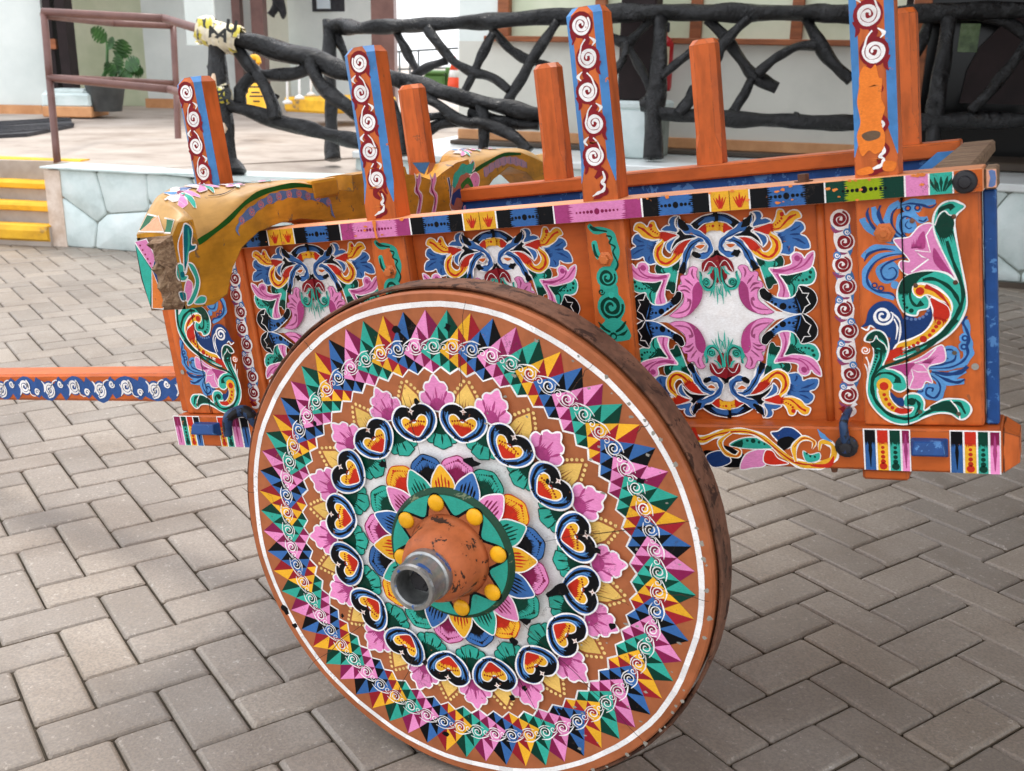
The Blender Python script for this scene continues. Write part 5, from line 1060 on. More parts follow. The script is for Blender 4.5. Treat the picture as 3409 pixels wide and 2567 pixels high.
def spiral_stake(o, x0, x1, y0, zt, seed, worn=False, flip0=1):
    P = Paint(side(y0)); xm = (x0+x1)/2; w = x1-x0-0.024; n = 5; z = zt-0.024; st = 0.0445
    for k in range(n):
        s_ = flip0*(1 if k % 2 else -1); zc = z - st*k; xc = xm + s_*0.0028; rr = 0.0142
        if worn and k in (3, 4):
            P.stroke([(xc+.006, zc+.012), (xc+.012, zc), (xc+.004, zc-.010)], [.004, .006, .003], 'Mr'); P.stroke([(xc+.004, zc+.006), (xc+.008, zc), (xc+.002, zc-.006)], [.002, .004, .002], 'W'); continue
        P.dot(xc, zc, rr*1.26, 'Mr', 16)
        P.stroke([(xc+s_*rr*1.05, zc-rr*0.4), (xc+s_*rr*0.9, zc-rr*1.2), (xc+s_*rr*1.15, zc-rr*1.75)], [.007, .006, .001], 'Mr')
        P.stroke([(xc-s_*rr*0.2, zc-rr*1.0), (xc-s_*rr*0.5, zc-rr*1.6), (xc+s_*rr*0.1, zc-rr*2.2)], [.010, .009, .006], 'Mr')
        rot0 = pi*0.5 + s_*0.9
        tl = [(xc-s_*rr*0.55, zc+rr*1.25), (xc-s_*rr*0.1, zc+rr*1.75)] if k else None
        P.spiral(xc, zc, rr*0.96, 2.2, rot0, -s_, .0043, 'W', tail=tl)
        if k: P.stroke([(xc+s_*rr*0.55, zc+rr*1.05), (xc+s_*rr*0.85, zc+rr*1.45), (xc+s_*rr*0.35, zc+rr*1.9)], [.001, .0045, .001], 'W')
    zb = z - st*n + 0.014
    P.stroke([(xm+.006, zb+.012), (xm+.012, zb), (xm+.006, zb-.012), (xm+.009, zb-.020), (xm, zb-.026), (xm-.010, zb-.030)], [.006, .008, .009, .009, .008, .002], 'Mr')
    P.stroke([(xm+.008, zb+.008), (xm+.010, zb-.002), (xm+.005, zb-.008), (xm+.009, zb-.012), (xm+.006, zb-.019), (xm-.002, zb-.022), (xm-.011, zb-.026)], [.002, .004, .004, .004, .004, .004, .0015], 'W')
    rnd = random.Random(seed)
    if worn:
        P.shape([(xm-.016, .604), (xm-.010, .615), (xm-.002, .611), (xm+.004, .615), (xm+.007, .600), (xm+.011, .596), (xm+.009, .575), (xm+.013, .562), (xm+.008, .545), (xm+.012, .528), (xm+.009, .512), (xm-.001, .507), (xm-.008, .512), (xm-.017, .506), (xm-.022, .53), (xm-.017, .548), (xm-.020, .572), (xm-.017, .59)], (0.84, 0.22, 0.03, 1)); P.shape([(xm-.016,.532),(xm-.004,.536),(xm+.006,.533),(xm+.004,.526),(xm-.010,.524)], (0.16,0.10,0.06,1)); P.shape([(xm-.024,.488),(xm-.008,.492),(xm-.004,.484),(xm-.020,.482)], (0.84,0.22,0.03,1)); P.shape([(xm+.010,.497),(xm+.024,.494),(xm+.020,.484),(xm+.008,.486)], (0.84,0.22,0.03,1))
    for k in range(7): P.poly([(xm+rnd.uniform(-w/2,w/2)+0.0012*cos(t), rnd.uniform(.49,.73)*0+0.5+0.03*k+0.0015*sin(t)) for t in range(6)], (0.80, 0.24, 0.05, 1)) if rnd.random() < 0.4 else None
    P.build('painted_spirals', o)
for k, (a, b) in enumerate(((-0.549, -0.494), (-0.196, -0.139), (0.184, 0.238), (0.563, 0.616))):
    o = stake(a, b, 0.1765, 0.222, 0.744, True, cart); spiral_stake(o, a, b, 0.1765, 0.744, k, k == 3, 1 if k % 2 == 0 else -1)
for (a, b) in ((-0.525, -0.470), (-0.186, -0.132), (0.152, 0.204), (0.515, 0.568)): stake(a, b, 0.835, 0.875, 0.717, False, cart)
# ---------------- far side, floor, ends
box('side_panel', -0.672, 0.615, 0.832, 0.85, 0.142, 0.452, cart, M['blue'], 0.001)
P = Paint(lambda x, z, h: (x, 0.832-h, z)); P.build
for k in range(5): box('floor_board', -0.67, 0.60, 0.226+k*0.121, 0.226+k*0.121+0.119, 0.120, 0.140, cart, M['orange'], 0.002)
box('inner_lining', -0.665, 0.708, 0.2235, 0.2265, 0.1405, 0.449, cart, M['blue'], 0)
box('corner_post', 0.7110, 0.7262, 0.1905, 0.212, 0.148, 0.4498, cart, M['blue'], 0.002); box('corner_post', 0.617, 0.636, 0.838, 0.868, 0.148, 0.4498, cart, M['blue'], 0.002)
box('tail_board', 0.600, 0.614, 0.228, 0.828, 0.148, 0.440, cart, M['blue'], 0.002)
mesh('axle_bed', [(x, y, z) for y in (0.20, 0.27) for x, z in ((-0.33,0.0862),(0.335,0.0862),(0.30,0.074),(0.12,0.058),(-0.12,0.058),(-0.30,0.074))], [(0,1,2,3,4,5),(11,10,9,8,7,6)]+[(i,(i+1)%6,6+(i+1)%6,6+i) for i in range(6)], cart, M['orange'])
box('head_board', -0.697, -0.675, 0.190, 0.868, 0.148, 0.4495, cart, M['orange'], 0.003)
box('tail_crossbar', 0.640, 0.694, 0.234, 0.816, 0.4515, 0.4745, cart, M['rawwood'], 0.004)
mesh('corner_bracket', [(0.555,0.815,0.40),(0.639,0.815,0.40),(0.639,0.815,0.462),(0.60,0.815,0.462),(0.555,0.815,0.425),(0.555,0.80,0.40),(0.639,0.80,0.40),(0.639,0.80,0.462),(0.60,0.80,0.462),(0.555,0.80,0.425)], [(9,8,7,6,5),(0,1,2,3,4),(5,6,1,0),(6,7,2,1),(7,8,3,2),(8,9,4,3),(9,5,0,4)], cart, M['paleblue_paint'])
# bearers and axle
for x in (-0.5, 0.585): box('cross_bearer', x-0.03, x+0.03, 0.178, 0.85, 0.0700, 0.0860, cart, M['orange'], 0.003)
box('axle_beam', -0.045, 0.045, 0.06, 0.99, -0.045, 0.045, cart, M['orange'], 0.008); box('bolster', -0.05, 0.05, 0.19, 0.86, 0.046, 0.0862, cart, M['orange'], 0.006)
xk, zk = px(lambda a, b: (a*S, b*S), 0.2, (1803, 1022))[0]; bm = bmesh.new(); tube(bm, [(xk,0.2,0.087),(xk,0.2,0.072)], [0.006,0.004], 8, 2); frombm('peg', bm, cart, M['rust'])
box('axle_prop', -0.06, 0.03, 0.72, 0.82, -0.388, -0.046, cart, M['rawwood'], 0.004)
# pole
pole = box('draw_pole', -2.75, -0.60, 0.465, 0.545, 0.085, 0.152, cart, M['orange'], 0.006)
P = Paint(side(0.465))
for k in range(24):
    x = -0.70 - k*0.088; s_ = 1 if k % 2 else -1
    P.stroke([(x-.05, .118-s_*.016), (x, .118+s_*.012), (x+.05, .118-s_*.016)], [.030, .040, .030], 'PB'); P.dot(x, .118+s_*.004, .0225, 'PB', 14); P.dot(x+.042, .118-s_*.010, .014, 'PB', 12)
for k in range(24):
    x = -0.70 - k*0.088; s_ = 1 if k % 2 else -1
    P.spiral(x, .118+s_*.004, .019, 2.3, pi/2*s_-0.5, s_, .0052, 'W', tail=[(x+.018, .118-s_*.016), (x+.034, .118-s_*.020)]); P.spiral(x+.042, .118-s_*.010, .009, 1.4, 0, -s_, .0045, 'W'); P.stroke([(x-.022, .118-s_*.018), (x-.014, .118-s_*.006), (x-.02, .118+s_*.01)], [.002, .006, .002], 'W')
P.build('painted_spirals', pole)
# hooks
def hook(name, pts, r, washer):
    h_ = empty(name, parent=cart)
    bm = bmesh.new(); tube(bm, pts, r, 10, 6); frombm('hook_bar', bm, h_, M['ironblue'], True)
    if washer:
        bm = bmesh.new(); lathe(bm, [(0.0150, 0.1695), (0.0155, 0.164), (0.009, 0.162), (0.0075, 0.155), (0.004, 0.1545)], 14)
        for v in bm.verts: v.co += Vector((washer[0], 0, washer[1]))
        frombm('washer', bm, h_, M['iron'], False)
hx, hz = px(lambda a, b: (a*S, b*S), 0.17, (1830, 962))[0]
hook('iron_hook', [(hx, 0.163, hz), (hx-.001, 0.160, hz+.018), (hx-.002, 0.163, hz+.034), (hx, 0.18, hz+.042), (hx, 0.196, hz+.043)], [.0065,.0062,.0058,.0055,.005], (hx, hz))
h2 = px(zl0, 0.165, (1915, 350), (1905, 270), (1925, 190), (1975, 170), (2030, 220), (2055, 300), (2060, 340))
hook('iron_hook', [(x, 0.150 + 0.006*(k > 2)*k, z) for k, (x, z) in enumerate(h2)], [.008,.009,.0105,.011,.011,.010,.009], None)
# ================================================================== WHEEL
RT = 0.368; PHI = radians(86.565)
def pc(r, a): return (RT*r*cos(a), RT*r*sin(a))
wm = (KR.transposed() @ WR).to_euler('XYZ')
def rosette(parent):
    P = Paint(lambda x, z, h: (x + 0.0009*sin(31*z+1.3) + 0.0005*sin(77*x+51*z), -h, z + 0.0009*sin(29*x+0.4) + 0.0005*sin(63*z-56*x+2))); D_ = radians
    N = 96
    ring = lambda r0, r1, col: [P.poly([pc(r0, 2*pi*k/N), pc(r0, 2*pi*(k+1)/N), pc(r1, 2*pi*(k+1)/N), pc(r1, 2*pi*k/N)], col, up=False) for k in range(N)]
    P.up(); ring(0.999, 1.021, 'W')
    # kaleidoscope strands
    P.up(); cols = [('Y','R'), ('T','G'), ('P','Mn'), ('B','K')]; cols = [(a, {'R': (0.33,0.016,0.026,1)}.get(b, b)) for a, b in cols]
    rr_ = [.988, .926, .868, .826, .792, .763, .738]; off = [0, 2.8125, 5.625, 2.8125, 0]
    for k in range(64):                                # each strand: five rhombi stepping out and back, light half and dark half
        a0 = PHI + k*2*pi/64; lt, dk = cols[k % 4]; q = lambda r, d: pc(r, a0+D_(d))
        for i_ in range(5):
            o_ = off[i_]; tp, bt = q(rr_[i_], o_), q(rr_[i_+2], o_); P.poly([tp, q(rr_[i_+1], o_+2.8125), bt], lt, up=False); P.poly([tp, bt, q(rr_[i_+1], o_-2.8125)], dk, up=False)
    P.up()
    for k in range(64):
        a0 = PHI + k*2*pi/64; b = [pc(.762, a0+D_(2.81)), pc(.736, a0), pc(.762, a0-D_(2.81))]
        P.stroke(b, 0.0026, 'W', smooth=False, up=False)
    # chain of white spirals
    P.up()
    for k in range(64):
        a0 = PHI + k*2*pi/64 + D_(4.4); cx_, cz_ = pc(.846, a0); tdir = a0+pi/2
        P.spiral(cx_, cz_, .0098, 1.75, a0-0.6, 1, .0016, 'W', n=9); sx_, sz_ = pc(.842, a0+D_(2.7)); P.spiral(sx_, sz_, .0058, 1.3, a0+2, 1, .0012, 'W', n=8)
        P.stroke([pc(.872, a0-D_(2.2)), pc(.878, a0), pc(.868, a0+D_(2.0)), pc(.856, a0+D_(3.6))], [.0008, .0019, .0018, .0008], 'W', n=3, up=False); P.stroke([pc(.822, a0-D_(1.8)), pc(.815, a0+D_(0.2)), pc(.826, a0+D_(2.2))], [.0008, .0016, .0008], 'W', n=3, up=False); P.h -= 2*P.COAT
    P.h += 3*P.COAT
    # white disc and soft edges
    P.poly([pc(0.520, 2*pi*k/96) for k in range(96)], 'W')
    # yellow leaves behind hearts
    for k in range(16):
        a0 = PHI + k*2*pi/16; q = lambda r, d: pc(r, a0+D_(d)); rnd = random.Random(k)
        P.up(); P.poly([q(.60,-4.6), q(.655,-3.2), q(.700,-0.5), q(.708,0), q(.700,.5), q(.655,3.2), q(.60,4.6)], 'YE', up=False)
        P.up()
        for t in range(15):
            d = -5+t*10/14; r1 = .60 + .09*(1-abs(d)/7); P.poly([q(.598,d-0.35), q(.598,d+0.35), q(r1*rnd.uniform(.92,.985),d*0.6)], (0.42,0.16,0.05,1) if t % 2 else 'YE', up=False)
        P.up()
        for s_ in (1, -1):
            for t in range(7): f = t/6.5; P.dot(*q(.618+.106*f, s_*(6.3-5.9*f**1.25)), 0.0027, (0.90,0.62,0.22,1), 8, up=False)
    # pink outer palmettes and teal inner palmettes between the hearts
    for k in range(16):
        a0 = PHI + (k+.5)*2*pi/16; q = lambda r, d: pc(r, a0+D_(d)); S_ = lambda pts, c, ow: P.shape([q(*p) for p in pts], c, 'W', ow, n=4)
        S_([(.585,0), (.60,-4.2), (.612,-5.7), (.635,-7.0), (.662,-6.4), (.668,-4.4), (.682,-4.6), (.70,-3.6), (.704,-2.0), (.722,-1.0), (.732,0), (.722,1.0), (.704,2.0), (.70,3.6), (.682,4.6), (.668,4.4), (.662,6.4), (.635,7.0), (.612,5.7), (.60,4.2)], 'P', .0026)
        P.shape([q(.588,0), q(.60,-3.6), q(.625,-2.6), q(.640,0), q(.625,2.6), q(.60,3.6)], 'DP', n=3); P.spikes(q(.62,-3), q(.62,3), Vector(q(.665,0))-Vector(q(.62,0)), 'DP', 9, k, 1.2)
        for d in (-4.2, 0, 4.2): P.stroke([q(.625,d*.6), q(.655,d*.9), q(.682-.012*abs(d)/4.2,d*1.05)], [.001, .0036, .0008], 'DP', n=3)
        P.shape([q(.56,0), q(.52,-4.8), q(.50,-7.0), q(.478,-8.4), q(.458,-7.6), q(.452,-5.2), q(.444,-5.2), q(.436,-3.2), q(.426,0), q(.436,3.2), q(.444,5.2), q(.452,5.2), q(.458,7.6), q(.478,8.4), q(.50,7.0), q(.52,4.8)], 'T', 'G', .0014, n=4)
        P.shape([q(.56,0), q(.52,-4.6), q(.50,-4.4), q(.487,0), q(.50,4.4), q(.52,4.6)], 'G', n=3); P.spikes(q(.502,-5), q(.502,5), Vector(q(.472,0))-Vector(q(.50,0)), 'G', 9, k+3, 1.2)
        for d in (-5.0, 0, 5.0): P.stroke([q(.488,d*.6), q(.468,d*.9), q(.447,d)], [.001, .003, .0008], 'G', n=3)
    # hearts
    for k in range(16):
        a0 = PHI + k*2*pi/16; q = lambda r, d: pc(r, a0+D_(d)); wr = 0.0026
        heart = [(.470,0), (.483,-4.5), (.510,-8.2), (.550,-10.3), (.590,-9.9), (.618,-7.0), (.626,-3.8), (.618,-1.4), (.606,0), (.618,1.4), (.626,3.8), (.618,7.0), (.590,9.9), (.550,10.3), (.510,8.2), (.483,4.5)]
        P.shape([q(*p) for p in heart], 'B', 'W', wr, n=4)
        for s_ in (1, -1):
            P.shape([q(*(r, s_*d)) for r, d in ((.604,-0.3), (.616,1.6), (.622,4.0), (.613,6.8), (.598,8.2), (.582,7.0), (.574,4.8), (.566,3.2), (.555,1.8), (.562,-0.3), (.585,-0.3))], 'K', n=4)
            P.spikes(q(.610,s_*7.2), q(.580,s_*6.2), Vector(q(.578,s_*10.2))-Vector(q(.596,s_*7.0)), 'K', 6, k, 1.2)
            P.stroke([q(.600,s_*8.2), q(.565,s_*8.6), q(.525,s_*7.0), q(.497,s_*4.2), q(.484,s_*1.0)], [.001, .0042, .0048, .004, .001], 'K', n=4)
            P.stroke([q(.590,s_*6.4), q(.560,s_*7.4), q(.522,s_*6.2)], [.0008, .002, .0006], 'LB', n=3)
        P.spikes(q(.48,-4), q(.48,4), Vector(q(.498,0))-Vector(q(.48,0)), 'K', 7, k, 1.2)
        P.shape([q(*p) for p in ((.492,0), (.515,-3.6), (.545,-6.0), (.572,-5.8), (.580,-3.8), (.570,-2.0), (.556,-0.9), (.552,0), (.556,.9), (.570,2.0), (.580,3.8), (.572,5.8), (.545,6.0), (.515,3.6))], 'Y', 'W', .0018, n=4)
        P.shape([q(.494,0), q(.51,-2.6), q(.532,-4.6), q(.538,-2.4), q(.532,0), q(.538,2.4), q(.532,4.6), q(.51,2.6)], 'R', n=3); P.spikes(q(.532,-4.2), q(.532,4.2), Vector(q(.556,0))-Vector(q(.532,0)), 'R', 9, k, 1.2)
        P.dots([q(.560-.004*abs(d)/2, d) for d in (-4.6,-3.4,-2.2,-1.1,0,1.1,2.2,3.4,4.6)], .0017, (0.3,0.03,0.01,1)); P.poly([q(.614,0), q(.602,.5), q(.598,1.5), q(.594,.5), q(.582,0), q(.594,-.5), q(.598,-1.5), q(.602,-.5)], 'Cr'); P.dot(*q(.598,0), .0013, 'Br', 4)
    # petals round the hub
    oc = ['P','G','Y','B']            # clockwise yellow blue pink green; angle index runs counter-clockwise
    fills = {'P': ('P','Mn'), 'G': ('T','G'), 'Y': ('Y','R'), 'B': ('B','K')}
    out_c = ['P','B','Y','G']; in_c = ['Y','G','P','B']
    for k in range(16):
        a0 = PHI + k*2*pi/16; q = lambda r, d: pc(r, a0+D_(d)); c1, c2 = fills[out_c[k % 4]]
        P.shape([q(.27,0), q(.30,-9.5), q(.365,-11.0), q(.395,-9.0), q(.412,-4.0), q(.421,0), q(.412,4.0), q(.395,9.0), q(.365,11.0), q(.30,9.5)], c1, {'Y': 'R'}.get(out_c[k % 4], c2), .0016, n=4)
        P.shape([q(.27,0), q(.30,-8.5), q(.345,-8.0), q(.365,0), q(.345,8.0), q(.30,8.5)], c2, n=4); P.spikes(q(.345,-8), q(.345,8), Vector(q(.388,0))-Vector(q(.350,0)), c2, 13, k, 1.2); P.spikes(q(.360,-3), q(.360,3), Vector(q(.392,0))-Vector(q(.360,0)), c2, 6, k+5, 1.2)
        P.dots([q(.402-.0034*abs(d), d*1.0) for d in (-8.4,-6.9,-5.4,-4.0,-2.6,-1.3,0,1.4,2.8,4.2,5.6,7.0,8.4)], [.0009,.001,.0012,.0013,.0015,.0016,.0025,.0016,.0015,.0013,.0012,.001,.0009], {'P': 'Mn', 'G': 'G', 'Y': 'R', 'B': 'K'}[out_c[k % 4]])
    for k in range(16):
        a0 = PHI + (k+.5)*2*pi/16; q = lambda r, d: pc(r, a0+D_(d)); c1, c2 = fills[in_c[k % 4]]
        P.shape([q(.24,-10.5), q(.275,-11.6), q(.315,-9.0), q(.350,-4.4), q(.376,0), q(.350,4.4), q(.315,9.0), q(.275,11.6), q(.24,10.5)], c1, 'W', .0020, n=4)
        for d in (-6.5, -3.4, 0, 3.4, 6.5): P.stroke([q(.265,d*.9), q(.30,d*.85), q(.338-.004*abs(d),d*.8)], [.0012, .0032, .0006], c2, n=3)
    # checks and losses
    rnd = random.Random(8); P.up()
    for a, r0, r1 in ((86.7,.62,1.045), (57,.9,1.05), (41,.98,1.05), (130,.99,1.05), (-135,.6,1.05), (-110,.55,.9), (176,.98,1.05), (3,.86,1.05), (-3,.62,.75), (-36,.4,1.05), (108.7,.42,.72), (-58,.4,.8), (20,.4,1.02), (-82,.42,.6)):
        n = 7; P.stroke([pc(r0+(r1-r0)*t/n, D_(a)+rnd.uniform(-.006,.006)) for t in range(n+1)], [.0006, .0012, .0006], (0.05,0.03,0.02,1), n=2)
    def loss(r, a, sz, col, el=1.0, sd=0):
        rd = random.Random(sd); c_ = pc(r, D_(a)); P.up(); P.poly([(c_[0]+sz*el*rd.uniform(.45,1.1)*cos(t*2*pi/9), c_[1]+sz*rd.uniform(.45,1.1)*sin(t*2*pi/9)) for t in range(9)], col, up=False)
    for k, (r, a, sz, el) in enumerate(((.93,104.5,.008,1), (.935,90.5,.007,1), (.42,78,.008,2), (.45,133,.009,1), (.97,209,.010,1), (.965,214,.006,1), (.64,104,.006,1), (.78,145,.006,1), (.71,-12,.008,1), (.65,-65,.008,1), (.62,-58,.006,1), (.63,14,.006,1.4), (.43,-49,.008,1.2), (.40,-33,.008,1.4), (.90,31,.006,1.5), (.76,-50,.007,1), (.57,44,.005,1), (.55,-104,.006,1), (.86,-92,.005,2), (.69,-142,.005,1))): loss(r, a, sz, 'K', el, k)
    c_, s_ = D_(-2), D_(-10); P.stroke([pc(.425,D_(-11)), pc(.465,D_(-6)), pc(.50,D_(-3))], [.006, .017, .014], 'K', n=4); P.stroke([pc(.425,D_(-9)), pc(.45,D_(-9))], [.003,.008], 'K', n=3)
    for k in range(46): loss(rnd.uniform(.55,1.05), rnd.uniform(-60,80), rnd.uniform(.001,.0028), 'GY', rnd.uniform(.8,2), k+50)
    for k in range(26): loss(rnd.uniform(1.035,1.056), rnd.uniform(-70,60), rnd.uniform(.002,.005), 'GY', 1, k+150)
    return P.build('painted_rosette', parent)
def wheel(y0, sgn, full):
    w = None; bm = bmesh.new(); rw = 1.058*RT
    lathe(bm, [(rw-0.003, 0.0), (rw, 0.004), (rw, 0.050), (rw-0.002, 0.052)], 128); w = frombm('wheel', bm, cart, M['wheelwood'])
    w.location = (0, y0, 0); w.rotation_euler = wm if sgn > 0 else (0, 0, pi)
    bm = bmesh.new(); rnd = random.Random(5); jit = [1+rnd.uniform(-.0012, .0014) for _ in range(160)]
    lathe(bm, [(rw+0.0032, 0.011), (0.3955, 0.009), (0.3975, 0.012), (0.3975, 0.058), (0.3955, 0.061), (rw+0.0032, 0.061)], 160, cap=False, mod=lambda t, k: jit[int(t/(2*pi)*160) % 160])
    frombm('iron_tyre', bm, w, M['rust'], False)
    bm = bmesh.new(); lathe(bm, [(0.104, 0.0), (0.1045, -0.004), (0.1035, -0.018), (0.0985, -0.0245), (0.096, -0.025)], 72); hp = frombm('hub_plate', bm, w, M['dgreen_rim'])
    P = Paint(lambda x, z, h: (x, -0.025-h, z)); P.poly([(0.0955*cos(2*pi*k/72), 0.0955*sin(2*pi*k/72)) for k in range(72)], 'T')
    sc_ = lambda f: [(f*(0.0775+0.0145*cos(8*(2*pi*k/160-radians(14.5))))*cos(2*pi*k/160), f*(0.0775+0.0145*cos(8*(2*pi*k/160-radians(14.5))))*sin(2*pi*k/160)) for k in range(160)]
    P.poly(sc_(1.075), 'K'); P.poly(sc_(0.975), 'Br'); P.build('painted_scallops', hp)
    for k in range(8):
        a = radians(14.5+45*k); bm = bmesh.new(); lathe(bm, [(0.0132, -0.0252), (0.0128, -0.0275), (0.0105, -0.0298), (0.006, -0.0313), (0.001, -0.0317)], 16)
        for v in bm.verts: v.co += Vector((0.083*cos(a), 0, 0.083*sin(a)))
        frombm('rivet', bm, w, M['iron'] if k in (6, 7) and False else M['yellow_bolt'], True)
    bm = bmesh.new(); lathe(bm, [(0.066, -0.0252), (0.061, -0.031), (0.0585, -0.042), (0.056, -0.062), (0.050, -0.076), (0.0425, -0.083), (0.030, -0.085)], 56); frombm('hub', bm, w, M['hub'], True)
    bm = bmesh.new(); lathe(bm, [(0.0380, -0.080), (0.0380, -0.096), (0.0350, -0.098), (0.0350, -0.130), (0.0335, -0.134), (0.0280, -0.134), (0.0262, -0.131), (0.0262, -0.095), (0.0, -0.095)], 48, cap=False); frombm('axle_sleeve', bm, w, M['steel'], False)
    bm = bmesh.new(); lathe(bm, [(0.0185, -0.0952), (0.0185, -0.108), (0.016, -0.1095), (0.010, -0.1095), (0.010, -0.1115), (0.0, -0.1115)], 6, cap=False); frombm('axle_nut', bm, w, M['iron'])
    if full: rosette(w)
    return w
wheel(0.0, 1, True)
# ================================================================== OX YOKE laid across the cart
yk = empty('ox_yoke', (0, 0, ZC), (0, KAP, 0)); tag(yk, 'ochre carved wooden ox yoke with green-edged arches lying across the front of the cart', 'yoke')
X1, X0 = -0.385, -0.456
yz = lambda z, *pts: [(lambda q: (q.y, q.z))(loc(*z(*p), 0, X1)) for p in pts]
zt4 = lambda a, b: (400+a/2.777, 250+b/2.777); zcc = lambda a, b: (1050+a/2.765, 450+b/2.765)
top = yz(zt4, (690,1320),(705,1440),(715,1505)) + yz(zt4, (850,1430),(1000,1310),(1150,1160),(1300,1065),(1500,1010),(1660,995)) + yz(zcc, (60,470),(180,505),(352,515))
low = yz(zl4, (395,882),(480,865),(570,800),(600,650),(650,540),(750,450))
# stations along the yoke: y, bottom z, top-edge z, crown rise
pts_top = sorted(top)
def interp(tab, y):
    if y <= tab[0][0]: return tab[0][1]
    for (a, b), (c, d) in zip(tab, tab[1:]):
        if a <= y <= c: return b + (d-b)*(y-a)/(c-a) if c > a else d
    return tab[-1][1]
ye = -0.060                                       # near end of the end block
A1 = yz(zt4, (715,1508))[0][0]
TOP = [(ye, .498), (ye+.018, .517), (A1-.002, .518), (A1, .487)] + yz(zt4, (850,1430),(1000,1310),(1150,1160),(1300,1065),(1500,1010),(1660,995)) + yz(zcc, (60,470),(180,505),(352,515))
yB = TOP[-1][0]
TOP += [(yB+.003, .546), (yB+.19, .546), (yB+.193, .531), (yB+.25, .520), (yB+.29, .508), (yB+.33, .520), (yB+.40, .537), (yB+.455, .540), (yB+.458, .512), (yB+.53, .527), (yB+.63, .541), (yB+.72, .536), (yB+.78, .520), (yB+.85, .500), (yB+.88, .486), (yB+.883, .518), (yB+.97, .520)]
LOW = [(ye, .388), (0.0, .383), (0.035, .393), (0.058, .432), (0.088, .460), (0.135, .4795), (0.19, .486), (0.25, .486), (0.31, .476), (0.37, .44), (0.42, .425), (yB+.40, .42), (yB+.46, .43), (yB+.52, .466), (yB+.56, .485), (yB+.65, .508), (yB+.74, .485), (yB+.80, .45), (yB+.86, .40), (yB+.97, .39)]
yE = yB+.97
TOPL_N = [(ye, .506), (-.029, .538), (-.004, .558), (.027, .567), (.065, .567), (.134, .559), (.215, .555), (.273, .553), (.34, .550), (.40, .540)]
def topl(y):
    if y < yB-.06: return max(interp(TOPL_N, y), interp(TOP, y))
    if y > yB+.40: return max(interp(TOPL_N, y-(yB+.458)+A1)-0.004 if y < yB+.85 else 0, interp(TOP, y))
    return interp(TOP, y)
ys = sorted(set([ye+k*(yE-ye)/110 for k in range(111)] + [t[0] for t in TOP if t[0] >= ye] + [l[0] for l in LOW if ye <= l[0] <= yE]))
def topz(x, y):
    f = (x-X1)/(X0-X1); a = interp(TOP, y); b = topl(y); return a + (b-a)*sin(pi/2*f)**0.8 + 0.003*sin(pi*f)
bm = bmesh.new(); rings = []; NX = 9; rnd = random.Random(2)
for y in ys:
    zt_, zl_ = interp(TOP, y), interp(LOW, y); r_ = []
    arch = 1.0 if (A1 < y < yB-.06 or yB+.46 < y < yB+.88) else 0.25
    for i in range(NX):                            # across the top, crowned
        f = i/(NX-1); x = X1 + (X0-X1)*f; r_.append(bm.verts.new((x, y, topz(x, y))))
    for i in range(4):
        f = i/3; r_.append(bm.verts.new((X0, y, topz(X0, y) + (zl_-topz(X0, y))*f)) if i else None)
    r_ = [v for v in r_ if v]
    r_.append(bm.verts.new((X1, y, zl_))); r_.append(bm.verts.new((X1, y, (zl_+zt_)/2)))
    rings.append(r_)
n = len(rings[0])
for A_, B_ in zip(rings, rings[1:]):
    for k in range(n): 
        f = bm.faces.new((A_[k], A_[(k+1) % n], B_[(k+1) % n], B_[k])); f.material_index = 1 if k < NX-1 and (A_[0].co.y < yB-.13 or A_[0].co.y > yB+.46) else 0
bm.faces.new(rings[0]); bm.faces.new(rings[-1])
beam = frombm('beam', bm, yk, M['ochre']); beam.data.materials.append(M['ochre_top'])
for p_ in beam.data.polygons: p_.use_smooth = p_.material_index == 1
# painted work on the right-hand face
P = Paint(lambda y, z, h: (X1+h, y, z)); T = lambda z, *p: yz(z, *p)
edge = [(y, z-0.0045) for y, z in TOP if A1 <= y <= yB-0.05]; P.stroke(edge, [.008,.0085,.0085,.0075,.006], (0.01,0.11,0.012,1), n=4)
P.build('painted_edge', yk); P = Paint(lambda y, z, h: (X1+h, y, z)); P.k = 33
edge2 = [(y, z-0.004) for y, z in TOP if yB+.458 <= y <= yB+.75]; P.stroke(edge2, [.008,.0085,.0075,.006], (0.01,0.11,0.012,1), n=4)
P.build('painted_edge', yk); P = Paint(lambda y, z, h: (X1+h, y, z)); P.k = 34
sp = T(zt4, (1120,1345),(1215,1262),(1300,1195),(1380,1150),(1465,1120),(1560,1100),(1650,1095)) + T(zl4, (1040,255),(1095,262),(1155,290))
P.stroke(sp, [.014]*3, 'GB'); 
for k, (y, z) in enumerate(sp): P.dot(y, z, .0072, (0.62,0.22,0.18,1), 12); P.spiral(y, z, .0062, 1.6, 0.3, -1, .0016, 'GB'); P.dot(y, z, .0016, 'LM', 6)
P.stroke(T(zl4, (665,400),(645,440),(660,475)), [.006,.005,.001], 'GB'); P.stroke(T(zl4, (1165,300),(1175,350),(1190,375)), [.006,.005,.001], 'GB')
P.build('painted_spirals', yk); P = Paint(lambda y, z, h: (X1+h, y, z)); P.k = 35
sp2 = [(yB+.52+.028*k, .503+.020*sin(pi*k/8)) for k in range(9)]; P.stroke(sp2, [.018]*2, (0.55,0.32,0.42,1))
for y, z in sp2: P.stroke([(y, z-.007), (y, z+.007)], .003, 'GB', smooth=False)
P.build('painted_spirals', yk); P = Paint(lambda y, z, h: (X1+h, y, z)); P.k = 36
